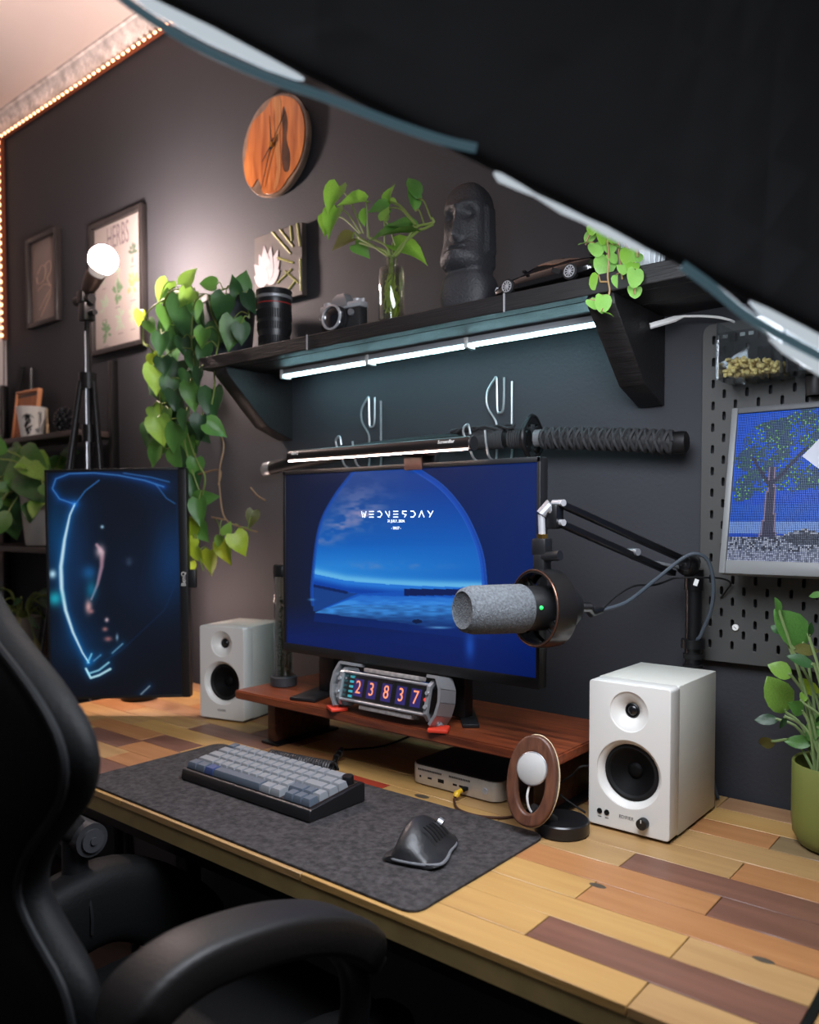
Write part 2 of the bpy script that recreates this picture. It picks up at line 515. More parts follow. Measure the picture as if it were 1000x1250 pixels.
rows = [
    [(-1.72, 'L'), (-1.25, 'Y'), (-.80, 'L'), (-.33, 'Y'), (XD1, 'L')],
    [(-1.62, 'Y'), (-1.1, 'B'), (-.78, 'O'), (-.48, 'Y'), (XD1, 'B')],
    [(-1.50, 'L'), (-1.05, 'O'), (-.75, 'L'), (-.331, 'Y'), (XD1, 'L')],
    [(-1.74, 'Y'), (-1.553, 'B'), (-1.1, 'O'), (-.478, 'Y'), (XD1, 'O')],
    [(-1.80, 'L'), (-1.56, 'O'), (-1.42, 'B'), (-1.2, 'Y'), (-.75, 'L'), (-.335, 'O'), (XD1, 'B')],
    [(-1.7, 'L'), (-1.3, 'Y'), (-1.04, 'L'), (-.945, 'R'), (-.7, 'Y'), (-.476, 'L'), (XD1, 'B')],
    [(-1.83, 'O'), (-1.565, 'L'), (-1.30, 'B'), (-1.12, 'O'), (-.8, 'Y'), (-.345, 'L'), (XD1, 'O')],
    [(-1.6, 'P'), (-1.42, 'Y'), (-1.26, 'B'), (-.95, 'Y'), (-.55, 'L'), (XD1, 'L')],
    [(-1.75, 'L'), (-1.35, 'O'), (-.9, 'L'), (-.333, 'O'), (XD1, 'G')],
    [(-1.66, 'Y'), (-1.2, 'P'), (-.7, 'L'), (XD1, 'Y')],
    [(-1.8, 'P'), (-1.3, 'L'), (-.85, 'P'), (-.45, 'L'), (XD1, 'P')],
]
for r, row in enumerate(rows):
    x0 = XD0
    for x1, k in row:
        q = MB().ab((x0 + .0006, ys[r] + .0006, .739), (x1 - .0006, ys[r + 1] - .0006, D - rnd.random() * .0003), .0008, 1)
        obj('plank', q, WOODS[k], desk); x0 = x1
obj('end_trim', MB().ab((XD1, -.691, .712), (XD1 + .008, -.012, .7495)), BLKMET, desk)
KN = mat('dark_knot', (70, 62, 50), 0.6, vary=.3, scale=80)
for px, py, r in ((730, 1081, .009), (932, 1172, .009), (515, 972, .012)):
    p = P(px, py, z=D); q = MB(); q.lathe([(r, 0), (r * .8, .0003)], Matrix.Translation((p.x, p.y, D - .0002)) @ Matrix.Diagonal((1.4, .7, 1, 1)), 12); obj('knot', q, KN, desk)
for (x, y) in ((-1.9, -.62), (-1.9, -.10), (-.28, -.62), (-.28, -.10)):
    obj('leg', MB().ab((x - .025, y - .025, .004), (x + .025, y + .025, .712), .003), BLKMET, desk)
obj('apron', MB().ab((-1.92, -.64, .66), (-.26, -.615, .712), .002).ab((-1.92, -.105, .64), (-.26, -.08, .712), .002), BLKMET, desk)
# neighbouring worktop beyond the black seam
dk2 = thing('desk', 'second worktop butted against the right end of the plank desk past a black seam', 'desk', (.1, -.35, 0))
obj('core', MB().ab((XD1 + .009, -.690, .712), (.42, -.014, .739)), MATS['desk_core'], dk2)
for r in range(11):
    x0 = XD1 + .009
    for x1, k in ((-.0 + .12 * math.sin(r * 2.1), 'YLOLGYPLOYL'[r]), (.42, 'LOYLYBLYLPO'[r])):
        obj('plank', MB().ab((x0 + .0006, ys[r] + .0006, .739), (x1 - .0006, ys[r + 1] - .0006, D), .0008, 1), WOODS[k], dk2); x0 = x1
for (x, y) in ((.36, -.62), (.36, -.10), (-.12, -.62), (-.12, -.1)):
    obj('leg', MB().ab((x - .02, y - .02, .004), (x + .02, y + .02, .712), .003), BLKMET, dk2)

# ================================================================ WALL SHELF
BWOOD = wood('black_stained_wood', (26, 25, 26), (15, 14, 15), 0.5, 0, 10, 0.5)
ZS = 1.624        # top of the shelf
YF = -.215
shelf = thing('wall_shelf', 'long black wooden shelf on two angled brackets across the wall', 'shelf', (-1.0, 0, 1.43))
xs = [-1.66, -1.15, -.78, -.25]
for y0, y1 in ((YF, YF + .030), (YF + .031, YF + .110), (YF + .111, -.001)):
    obj('board', MB().ab((-1.66, y0, 1.597), (-.25, y1, ZS), .0015, 1), BWOOD, shelf)
obj('front_lip', MB().ab((-1.662, YF - .008, 1.595), (-.248, YF - .0005, ZS + .0015), .0015, 1), BWOOD, shelf)
for xb in (-1.567, -.577):
    pts = [(-.001, 1.5965), (-.001, 1.437), (-.010, 1.437), (-.088, 1.464), (-.210, 1.578), (-.214, 1.5965)]
    q = MB(); q.prism(pts, lambda u, v, d: (d, u, v), xb - .048, xb)
    bmesh.ops.bevel(q.bm, geom=q.bm.edges[:], offset=.002, segments=1, affect='EDGES')
    obj('bracket', q, BWOOD, shelf)
for x in (-1.28, -.78):
    obj('cable_clip', MB().ab((x, YF - .0095, 1.594), (x + .003, YF - .0075, 1.627)), CHROME, shelf)

# led tube under the shelf
tb = thing('led_tube', 'cool white light bar glowing under the black wall shelf', 'light', (-1.08, -.085, 1.577))
obj('housing', MB().ab((-1.505, -.098, 1.584), (-.628, -.072, 1.5965), .002), mat('white_aluminium', (190, 195, 200), 0.35, 0.4), tb)
obj('light_tube', MB().ab((-1.500, -.092, 1.579), (-.629, -.078, 1.584), .003), mat('cool_led', (255, 255, 255), 0.5, emit=TUBE, ecol=(178, 234, 246)), tb, 'glowing cool white tube')
for x in (-1.502, -1.22, -.95):
    obj('joint_clip', MB().ab((x - .005, -.099, 1.5755), (x + .005, -.071, 1.5967), .001), WHITEP, tb)
pc = thing('power_cable', 'white plug and cable leaving the right shelf bracket towards the pegboard', 'cable', (-.55, -.03, 1.59))
a0 = Vector((-.575, -.075, 1.566)); a1 = P(835, 386, y=-.05)
obj('plug', MB().tube([a0, a0.lerp(a1, .75), a0.lerp(a1, .8), a1], [.0055, .0055, .0045, .0022], 8), WHITEP, pc)
obj('wire', MB().tube([a1, P(860, 386, y=-.04), P(885, 389, y=-.03), P(902, 398, y=-.012), P(915, 425, y=-.004)], .0022, 7, smooth=5), WHITEP, pc)

# ================================================================ THINGS ON THE WALL
# wooden clock
cc = Vector((-1.614, -.001, 2.195)); RC = .128
ck = thing('wall_clock', 'round wall clock of orange wood and dark resin with thin black hands', 'clock', cc)
MC = wallM(*cc)
CW = bpy.data.materials.new('clock_wood'); CW.use_nodes = True
nt = CW.node_tree; N = nt.nodes; L = nt.links; b = N['Principled BSDF']; b.inputs['Roughness'].default_value = .22; b.inputs['Coat Weight'].default_value = .5
tc = N.new('ShaderNodeTexCoord'); mp = N.new('ShaderNodeMapping'); L.new(tc.outputs['Object'], mp.inputs[0]); mp.inputs['Scale'].default_value = (26, 26, 3.5); mp.inputs['Rotation'].default_value = (0, .12, 0)
ns = N.new('ShaderNodeTexNoise'); ns.inputs['Scale'].default_value = 1.6; ns.inputs['Detail'].default_value = 6; ns.inputs['Distortion'].default_value = .6; L.new(mp.outputs[0], ns.inputs['Vector'])
rp = N.new('ShaderNodeValToRGB'); L.new(ns.outputs['Fac'], rp.inputs[0]); L.new(rp.outputs[0], b.inputs['Base Color'])
cr_ = rp.color_ramp
cr_.elements[0].position = .25; cr_.elements[0].color = (*lin((112, 48, 20)), 1); cr_.elements[1].position = .75; cr_.elements[1].color = (*lin((196, 120, 62)), 1)
q = MB(); q.lathe([(RC - .003, .004), (RC, .007), (RC, .017), (RC - .003, .020)], MC, 56)
obj('resin_disc', q, mat('clock_resin', (112, 92, 78), 0.15, coat=.6, vary=.35, scale=22), ck, 'tinted translucent resin disc')
# wood slab shape (irregular), sitting in the resin
ws = [(-.105, .02), (-.095, .06), (-.075, .085), (-.03, .1), (-.005, .118), (.025, .117), (.05, .108), (.075, .095), (.1, .07), (.116, .03), (.118, -.01), (.108, -.05), (.085, -.08), (.055, -.1), (.03, -.118), (-.005, -.121), (-.04, -.112),
      (-.05, -.085), (-.062, -.07), (-.085, -.085), (-.108, -.06), (-.116, -.02)]
wv = [(p.x, p.y) for p in catmull([Vector((u, v, 0)) for u, v in ws], 3, True)]
hole = [(p.x, p.y) for p in catmull([Vector((u, v, 0)) for u, v in [(.043, .085), (.058, .04), (.052, .0), (.066, -.04), (.062, -.078), (.044, -.078), (.034, -.04), (.038, .02), (.034, .06)]], 3, True)]
obj('wood_slab', MB().mesh(plate(wv, [hole], .004, .0008), MC @ Matrix.Translation((0, 0, .0205))), CW, ck, 'orange wood slab with a dark knot hole')
obj('knot', MB().mesh(plate(hole, (), .003), MC @ Matrix.Translation((0, 0, .0205))), mat('burnt_wood', (66, 40, 26), 0.4, vary=.5, scale=30), ck, 'dark burnt knot')
sap = [(p.x, p.y) for p in catmull([Vector((u, v, 0)) for u, v in [(.0, .114), (.030, .110), (.031, .06), (.027, .0), (.030, -.07), (.018, -.108), (.002, -.114), (.016, -.06), (.008, 0), (.016, .06)]], 3, True)]
obj('sapwood_band', MB().mesh(plate(sap, (), .0012), MC @ Matrix.Translation((0, 0, .0225))), wood('sapwood', (176, 122, 76), (140, 88, 50), .25, 2, 9), ck, 'paler band of sapwood')
obj('hub', MB().cyl(MC @ Vector((0, 0, .022)), MC @ Vector((0, 0, .030)), .006, seg=16), mat('brass', (190, 150, 80), .3, 1), ck)
for ang, ln, wd in ((95, .075, .0035), (-112, .11, .0022), (222, .05, .0035), (52, .085, .0012)):
    a = math.radians(ang); d = Vector((math.cos(a), math.sin(a), 0)); s = Vector((-d.y, d.x, 0)) * wd
    obj('hand', MB().prism([(0, 0), (1, 0), (1, 1), (0, 1)], lambda u, v, dd: MC @ ((d * (u * ln * 1.15 - .15 * ln)) + s * (v - .5) * (1.2 - u * .8) + Vector((0, 0, .0268 + dd))), 0, .0012), RUBBER, ck)

FRM = wood('dark_frame_wood', (44, 40, 40), (30, 28, 28), 0.45, 2, 8)


def framed(name, label, x0, x1, z0, z1, wd, paper, dep=.022):
    t = thing(name, label, 'picture', ((x0 + x1) / 2, -.001, z0))
    M = wallM((x0 + x1) / 2, -.001, (z0 + z1) / 2); W = x1 - x0; H = z1 - z0
    for sx in (-1, 1): obj('frame_side', MB().box((sx * (W / 2 - wd / 2), 0, dep / 2), (wd, H, dep), bevel=.002, M=M), FRM, t)
    for sy in (-1, 1): obj('frame_rail', MB().box((0, sy * (H / 2 - wd / 2), dep / 2), (W - 2 * wd, wd, dep), bevel=.002, M=M), FRM, t)
    obj('backing', MB().box((0, 0, .004), (W - 2 * wd + .002, H - 2 * wd + .002, .006), M=M), paper, t)
    return t, M, W, H


PAPER = mat('print_paper', (156, 147, 143), 0.6)
bt, M, W, H = framed('botanical_print', 'tall framed print of green herb drawings behind the glowing bulb', -2.535, -2.222, 1.772, 2.20, .016, PAPER)
INK = mat('grey_ink', (110, 100, 104), .7); 
obj('title', MB().mesh(text_mesh('HERBS', .058, .0004), M @ Matrix.Translation((.0, .150, .0075)) @ Matrix.Diagonal((.8, 1.75, 1, 1))), INK, bt)
GI = [mat('ink_leaf_%s' % n, c, .7) for n, c in (('green', (96, 124, 92)), ('olive', (140, 142, 96)), ('sage', (150, 166, 146)), ('dark', (78, 96, 80)))]
k = 0
for (u, v, s, g, cnt) in ((.085, .075, .035, 3, 14), (.085, -.02, .045, 1, 16), (.082, -.115, .04, 2, 14), (-.0, .03, .03, 2, 9), (-.005, -.03, .042, 0, 16), (.01, -.115, .042, 2, 12), (-.085, -.06, .04, 2, 10), (-.078, -.145, .042, 0, 16), (-.085, .03, .03, 2, 8)):
    q = MB(); rr = random.Random(k); k += 1
    q.box((u, v, .0073), (.0015, s * 1.6, .0003), M=M)
    for i in range(cnt):
        a = rr.uniform(.2, PI - .2) + (PI if rr.random() < .25 else 0); d = rr.uniform(.15, .9) * s
        cxx, cyy = u + math.cos(a) * d * .7, v + math.sin(a) * d
        pts = [(math.cos(2 * PI * j / 7) * s * .26, math.sin(2 * PI * j / 7) * s * .12) for j in range(7)]
        R = M @ Matrix.Translation((cxx, cyy, .0072 + rr.random() * .0003)) @ Matrix.Rotation(a, 4, 'Z')
        q.rings([[R @ Vector((x_, y_, z_)) for x_, y_ in pts] for z_ in (0, .0003)])
    obj('herb_drawing', q, GI[g], bt)
    obj('caption', MB().box((u, v - s * 1.05, .0073), (s * .7, .0025, .0003), M=M), INK, bt)
gl = glass('picture_glass', gloss=.02)
st, M, W, H = framed('framed_print', 'small framed brownish line drawing hung at the far left of the wall', -2.974, -2.752, 1.928, 2.248, .016, mat('brown_print_paper', (128, 112, 106), .5, vary=.15, scale=9))
SW = mat('pale_line', (176, 150, 132), .6)
for pts in ([(-.05, .03), (-.02, .055), (.01, .04), (-.005, 0), (-.05, -.005), (-.055, .02)], [(.0, .05), (.04, .06), (.05, .03), (.02, .0), (.05, -.03)], [(-.05, -.03), (0, -.015), (.05, -.035), (.01, -.06), (-.04, -.10)], [(.05, -.05), (.02, -.08), (-.03, -.125)]):
    obj('line_drawing', MB().tube([M @ Vector((u, v, .0075)) for u, v in pts], .0016, 5, smooth=5), SW, st)
# small canvas with a white flower
cv = thing('canvas_print', 'small square canvas of a white water lily and green stems', 'picture', (-1.60, -.001, 1.795))
obj('panel', MB().ab((-1.697, -.018, 1.797), (-1.512, -.001, 1.978), .0015, 1), mat('canvas_dark', (70, 62, 58), .7, vary=.3, scale=14), cv)
M = wallM(-1.6045, -.0181, 1.8875)
def petal_poly(u, v, ang, ln, wd, q, h0):
    pts = []
    for i in range(9):
        t_ = i / 8; pts.append((t_ * ln, wd * math.sin(PI * t_ ** .8) * .5))
    for i in range(7, 0, -1):
        t_ = i / 8; pts.append((t_ * ln, -wd * math.sin(PI * t_ ** .8) * .5))
    R = M @ Matrix.Translation((u, v, h0)) @ Matrix.Rotation(math.radians(ang), 4, 'Z')
    q.rings([[R @ Vector((x_, y_, z_)) for x_, y_ in pts] for z_ in (0, .0003)])
q = MB(); stems = [((-.02, .09), (.05, .02)), ((.01, .09), (.06, .035)), ((.075, .09), (.086, .03)), ((.05, .09), (.055, .05)), ((.0, -.045), (.055, -.02)), ((.02, -.085), (.07, -.05)), ((.03, -.02), (.08, -.06)), ((.086, .0), (.088, -.08)), ((.0, .02), (.06, -.005)), ((-.06, -.08), (.02, -.07))]
for a_, b_ in stems: q.tube([M @ Vector((*a_, .0006)), M @ Vector((*b_, .0006))], .0028, 5)
obj('painted_stems', q, mat('painted_stem', (150, 150, 82), .6, vary=.3, scale=40), cv)
q = MB()
for i, (ang, ln) in enumerate(((150, .055), (130, .075), (112, .085), (95, .098), (80, .09), (62, .085), (45, .07), (28, .055), (104, .07), (86, .075), (70, .065), (120, .06))): petal_poly(-.042 + .002 * (i % 3), -.040, ang, ln * 1.06, .034, q, .0008 + i * .0002)
obj('painted_flower', q, mat('painted_petal', (168, 160, 164), .6, vary=.12, scale=50), cv)

# wire sword hooks
HOOKM = mat('pale_wire', (205, 210, 212), .3, .8)
for k, (pxs, lab) in enumerate((((440, 467, 485, 540), 'left bent wire wall hook carrying the sheathed end of the sword'), ((598, 622, 460, 515), 'right bent wire wall hook carrying the sword beside its guard'))):
    p = P((pxs[0] + pxs[1]) / 2, pxs[3], y=-.004); x, z = p.x, 1.396
    h = thing('sword_hook', lab, 'hook', (x, -.003, z), 'bent wire hooks under the sword')
    zt = P(450, pxs[2], y=-.004).z if k == 0 else P(612, pxs[2], y=-.004).z
    s = .030
    H_ = zt - z
    pts = [(x + s, -.004, zt - .012), (x + s, -.004, z + .02), (x + s, -.004, z - .035), (x + s * .9, -.02, z - .045), (x + s * .9, -.075, z - .045), (x + s * .9, -.092, z - .02), (x + s * .85, -.096, z + .012)]
    obj('wire', MB().tube(pts, .0022, 8, smooth=4), HOOKM, h)
    pts = [(x - s * .25, -.004, z + .012), (x - s * .3, -.004, z + .3 * H_), (x - s * 1.0, -.004, z + .55 * H_), (x - s * 1.05, -.004, z + .78 * H_), (x - s * .45, -.004, zt - .003), (x - s * .3, -.004, zt), (x - s * .25, -.004, zt - .012), (x - s * .2, -.004, z + .5 * H_),
           (x - .001, -.004, z + .44 * H_), (x + s * .3, -.004, z + .5 * H_), (x + s * .35, -.004, zt - .002)]
    obj('wire', MB().tube(pts, .0022, 8, smooth=5), HOOKM, h)
    pts = [(x - s * .25, -.004, z + .012), (x - s * .25, -.004, z - .035), (x - s * .3, -.02, z - .045), (x - s * .35, -.075, z - .045), (x - s * .5, -.092, z - .02), (x - s * .9, -.097, z + .014), (x - s * .5, -.097, z + .026), (x - s * .3, -.097, z + .006)]
    obj('wire', MB().tube(pts, .0022, 8, smooth=5), HOOKM, h)

# sword
sw = thing('sword', 'black sheathed sword with a braided grip held on wire hooks above the monitor', 'sword', (-1.05, -.05, 1.355))
YS, ZW = -.05, 1.3898
def sect(x, ry, rz, z=ZW, n=20): return [Vector((x, YS + ry * math.cos(2 * PI * i / n), z + rz * math.sin(2 * PI * i / n))) for i in range(n)]
SC_ = mat('black_lacquer', (14, 14, 15), .5, spec=.3)
zc_ = lambda x: 1.396 - .0025 * (x + 1.05) - .1132 * (x + 1.05) ** 2
q = MB(); q.rings([sect(x, .011, .017, zc_(x)) for x in np.linspace(-1.605, -.83, 24)]); obj('scabbard', q, SC_, sw)
q = MB(); q.rings([sect(x, r_, s_, zc_(x)) for x, r_, s_ in ((-1.628, .009, .014), (-1.624, .0115, .0175), (-1.602, .0118, .018), (-1.598, .0112, .0172))]); obj('end_cap', q, STEEL, sw, 'pale steel scabbard tip')
CORD = mat('black_cord', (34, 34, 36), .75)
for i in range(30):
    x = -.985 + i * .0041 if i < 24 else -.985 + 24 * .0041 + .012 + (i - 24) * .005
    q = MB(); q.tube([Vector((x, YS + .0122 * math.cos(a), zc_(x) + .0182 * math.sin(a))) for a in np.linspace(0, 2 * PI, 17)[:-1]], .0022, 6, closed=True); obj('cord_turn', q, CORD, sw)
rr = random.Random(3)
q = MB()
for j in range(3): q.tube([Vector((-1.02 + .16 * t_, YS - .006 + .006 * math.sin(9 * t_ + j), zc_(-.95) + .0215 + .004 * math.sin(14 * t_ + 2 * j))) for t_ in np.linspace(0, 1, 18)], .0032, 6)
obj('knotted_cord', q, CORD, sw)
q = MB(); q.rings([sect(x, .0125, .0185) for x in (-.856, -.833)]); obj('scabbard_collar', q, mat('ribbed_horn', (40, 40, 42), .4), sw)
TS = mat('dark_iron', (34, 33, 34), .45, .7, vary=.4, scale=60)
q = MB(); tc_ = [(.036 * (1 + .06 * math.cos(4 * a)) * math.cos(a), .040 * (1 + .06 * math.cos(4 * a)) * math.sin(a)) for a in np.linspace(0, 2 * PI, 49)[:-1]]
holes = [circ(.006, 12, sx * .019, sy * .021) for sx in (-1, 1) for sy in (-1, 1)]
MT = frame_M((-.823, YS, ZW), Vector((0, 1, 0)), Vector((0, 0, 1)), Vector((1, 0, 0)))
q.mesh(plate(tc_, holes, .007, .0012), MT); obj('guard', q, TS, sw)
q = MB(); q.tube([MT @ Vector((.0365 * (1 + .06 * math.cos(4 * a)) * math.cos(a), .0405 * (1 + .06 * math.cos(4 * a)) * math.sin(a), 0)) for a in np.linspace(0, 2 * PI, 41)[:-1]], .005, 8, closed=True); obj('guard_rim', q, TS, sw)
q = MB(); q.rings([sect(x, .0115, .0165) for x in (-.817, -.803)]); obj('grip_collar', q, STEEL, sw)
gz = zc_
q = MB(); q.rings([sect(x, .0115, .0158, gz(x)) for x in np.linspace(-.803, -.535, 12)]); obj('grip_core', q, mat('ray_skin', (26, 26, 27), .6, bump=.5, bscale=300), sw)
for ph in (0, 1):
    for sd in (-1, 1):
        pts = []
        for i in range(181):
            t_ = i / 180; a = sd * 2 * PI * 8.5 * t_ + ph * PI; x = -.80 + .262 * t_; r_ = 1.12 + .07 * (1 if (i + ph) % 3 == 0 else 0)
            pts.append(Vector((x, YS + .0118 * r_ * math.cos(a), gz(x) + .0165 * r_ * math.sin(a))))
        obj('grip_wrap', MB().tube(pts, .0036, 5), CORD, sw)
q = MB(); q.rings([sect(x, r_, s_, gz(-.53)) for x, r_, s_ in ((-.541, .0135, .0192), (-.527, .014, .0198), (-.518, .0128, .0185), (-.515, .009, .013))]); obj('pommel', q, TS, sw)

# ================================================================ PLANTS: leaves
LEAFM = {}
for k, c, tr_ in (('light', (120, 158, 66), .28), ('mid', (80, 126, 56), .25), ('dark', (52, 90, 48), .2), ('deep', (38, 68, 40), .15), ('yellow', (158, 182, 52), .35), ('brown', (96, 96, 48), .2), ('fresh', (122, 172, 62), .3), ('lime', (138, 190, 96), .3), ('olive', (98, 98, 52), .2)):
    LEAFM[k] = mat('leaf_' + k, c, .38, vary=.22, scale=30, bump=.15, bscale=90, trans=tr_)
STEMM = mat('plant_stem', (122, 140, 70), .5, trans=.15); STEMB = mat('woody_stem', (138, 108, 78), .6)
LEAFS = {}


def leaf_mesh(kind, fold, droop, seed, m):
    key = (kind, fold, droop, seed, m)
    if key in LEAFS: return LEAFS[key]
    W = {'heart': [(0, .06), (-.13, .30), (-.02, .48), (.2, .56), (.42, .50), (.65, .33), (.85, .13), (1.0, .0)],
         'oval': [(0, .03), (.06, .14), (.2, .27), (.4, .34), (.62, .31), (.8, .2), (.92, .09), (1, 0)],
         'lance': [(0, .03), (.08, .07), (.22, .13), (.42, .17), (.62, .155), (.8, .10), (.92, .045), (1, 0)],
         'round': [(.06, .05), (-.06, .30), (.06, .48), (.3, .56), (.55, .53), (.78, .40), (.93, .22), (1.0, .05)]}[kind]
    rr = random.Random(seed); bm = bmesh.new(); rows = []
    for (y, hw) in W:
        row = []
        yc = max(y, 0) if kind in ('heart', 'round') else y
        for s in (-1, -.55, 0, .55, 1):
            xx = s * hw; yy = y if abs(s) > .9 else (yc * (1 - abs(s)) + y * abs(s))
            if abs(s) < .1: yy = yc
            zz = fold * abs(xx) - droop * yy * yy + .03 * math.sin(7 * yy + 3 * s + seed) * abs(s)
            row.append(bm.verts.new((xx, yy, zz)))
        rows.append(row)
    for a, c in zip(rows[:-1], rows[1:]):
        for i in range(4):
            try: bm.faces.new((a[i], a[i + 1], c[i + 1], c[i]))
            except ValueError: pass
    bmesh.ops.remove_doubles(bm, verts=bm.verts[:], dist=.004)
    me = bpy.data.meshes.new('leaf'); bm.to_mesh(me); bm.free(); finish(me, LEAFM[m], 80); LEAFS[key] = me
    return me


def leaf(parent, base, tipdir, normal, size, kind, m, fold=.25, droop=.2, seed=0, width=1.0, name='leaf'):
    y = tipdir.normalized(); z = (normal - y * normal.dot(y))
    if z.length < 1e-4: z = y.orthogonal()
    z.normalize(); x = y.cross(z)
    return inst(name, leaf_mesh(kind, fold, droop, seed % 4, m), parent, frame_M(base, x, y, z) @ Matrix.Diagonal((size * width, size, size, 1)))


def idir(a, toward=0.0):
    """direction seen at angle a degrees in the picture plane (0 right, 90 down), leaning towards the viewer"""
    a = math.radians(a); return (cr * math.cos(a) - cu * math.sin(a) - cf * toward).normalized()


def catenary(a, b, sag, n=8):
    a = Vector(a); b = Vector(b); return [a.lerp(b, i / n) - Vector((0, 0, sag * math.sin(PI * i / n))) for i in range(n + 1)]


# ---- trailing plant at the left end of the shelf
tp = thing('trailing_plant', 'trailing heart-leaf plant spilling from a dark grey pot at the shelf left end', 'plant', (-1.66, -.11, ZS + .004))
PY = -.12
pc_ = P(262, 415, y=PY); zb = ZS + .004
pcx = -1.672
q = MB(); q.lathe([(.050, 0), (.053, .004), (.066, .145), (.069, .147), (.069, .160), (.064, .160), (.062, .13), (.02, .128)], Matrix.Translation((pcx, PY, zb)), 36, True)
obj('pot', q, mat('dark_grey_pot', (58, 64, 74), .5), tp)
obj('soil', MB().lathe([(.060, .128), (.03, .134), (.001, .136)], Matrix.Translation((pcx, PY, zb)), 24), mat('soil', (40, 30, 24), .9, bump=1, bscale=200), tp)
crop = lambda cx, cy: (160 + cx / 3.05, 310 + cy / 3.05)
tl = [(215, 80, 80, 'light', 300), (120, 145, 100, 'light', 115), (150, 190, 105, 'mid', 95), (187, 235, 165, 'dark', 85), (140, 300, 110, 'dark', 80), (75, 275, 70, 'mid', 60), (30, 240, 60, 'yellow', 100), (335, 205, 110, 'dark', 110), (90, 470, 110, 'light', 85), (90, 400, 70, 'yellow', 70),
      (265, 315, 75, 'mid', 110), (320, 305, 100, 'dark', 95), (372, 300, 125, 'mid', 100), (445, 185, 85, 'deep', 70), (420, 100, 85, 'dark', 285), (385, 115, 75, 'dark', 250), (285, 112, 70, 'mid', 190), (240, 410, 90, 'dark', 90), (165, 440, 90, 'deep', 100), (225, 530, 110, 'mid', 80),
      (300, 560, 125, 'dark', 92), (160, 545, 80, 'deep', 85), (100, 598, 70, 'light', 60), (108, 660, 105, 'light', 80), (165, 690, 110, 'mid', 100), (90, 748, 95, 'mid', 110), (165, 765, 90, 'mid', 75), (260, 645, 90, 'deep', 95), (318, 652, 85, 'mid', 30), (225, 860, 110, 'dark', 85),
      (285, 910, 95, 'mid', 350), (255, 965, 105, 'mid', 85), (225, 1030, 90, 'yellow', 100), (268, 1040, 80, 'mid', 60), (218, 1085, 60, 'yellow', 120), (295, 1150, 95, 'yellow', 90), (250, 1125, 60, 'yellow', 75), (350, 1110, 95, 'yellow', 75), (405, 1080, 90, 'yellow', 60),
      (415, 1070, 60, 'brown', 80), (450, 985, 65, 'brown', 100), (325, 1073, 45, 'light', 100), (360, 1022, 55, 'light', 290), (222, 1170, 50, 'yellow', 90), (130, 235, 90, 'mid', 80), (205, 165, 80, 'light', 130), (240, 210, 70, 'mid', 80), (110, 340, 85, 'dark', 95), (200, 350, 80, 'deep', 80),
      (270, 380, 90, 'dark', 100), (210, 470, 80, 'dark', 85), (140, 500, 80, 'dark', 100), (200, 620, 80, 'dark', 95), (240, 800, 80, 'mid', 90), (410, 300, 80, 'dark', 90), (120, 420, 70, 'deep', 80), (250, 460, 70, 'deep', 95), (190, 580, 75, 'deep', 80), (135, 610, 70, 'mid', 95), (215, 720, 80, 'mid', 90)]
rr = random.Random(11)
vines = []
for pts in ([(250, 150), (190, 130), (130, 160), (110, 300), (95, 420), (110, 560), (120, 680), (110, 760)], [(270, 150), (235, 190), (225, 320), (235, 450), (215, 560), (200, 700), (235, 830), (270, 940), (245, 1030), (255, 1130), (270, 1180)],
            [(290, 150), (300, 220), (330, 300), (312, 400), (310, 500), (300, 560)], [(275, 520), (285, 620), (330, 670), (345, 720), (330, 800), (330, 880), (350, 985), (420, 1020), (470, 1035)], [(250, 820), (330, 805), (325, 860)], [(445, 870), (470, 900), (500, 918)], [(300, 150), (390, 120), (430, 170), (440, 240)],
            [(200, 640), (240, 760), (275, 830), (265, 900)], [(300, 980), (350, 990)], [(240, 150), (160, 150), (60, 220), (45, 320), (60, 345)]):
    vines.append([P(*crop(a, b_), y=PY - .07 - .02 * rr.random()) for a, b_ in pts])
q = MB(); q2 = MB()
for i, v in enumerate(vines): (q2 if i in (3, 4, 5, 8) else q).tube(v, .0022, 6, smooth=5)
obj('vine', q, STEMM, tp); obj('vine', q2, STEMB, tp, 'brown woody vine')
allv = [p for v in vines for p in catmull(v, 4)]
qs = MB()
for i, (cx, cy, ln, m, a) in enumerate(tl):
    px, py = crop(cx, cy)
    L_ = ln / 3.05 / F * (P(px, py, y=PY) - EYE).dot(cf)
    d = idir(a, rr.uniform(-.15, .35))
    ctr_ = P(px, py, y=PY - .085 + rr.uniform(-.035, .03)); base = ctr_ - d * L_ * .45
    nrm = (-cf * 1.0 + cr * rr.uniform(-.7, .5) + cu * rr.uniform(.1, .6)).normalized()
    wdt = rr.uniform(.72, 1.0) if ln < 150 else .6
    leaf(tp, base, d, nrm, L_ * .94, 'heart', m, rr.choice((.15, .35)), rr.choice((.1, .3)), i, wdt * .88)
    near = min(allv, key=lambda p: (p - base).length)
    if (near - base).length < .12: qs.tube([near, near.lerp(base, .5) + Vector((0, 0, .012)), base], .0014, 5, smooth=3)
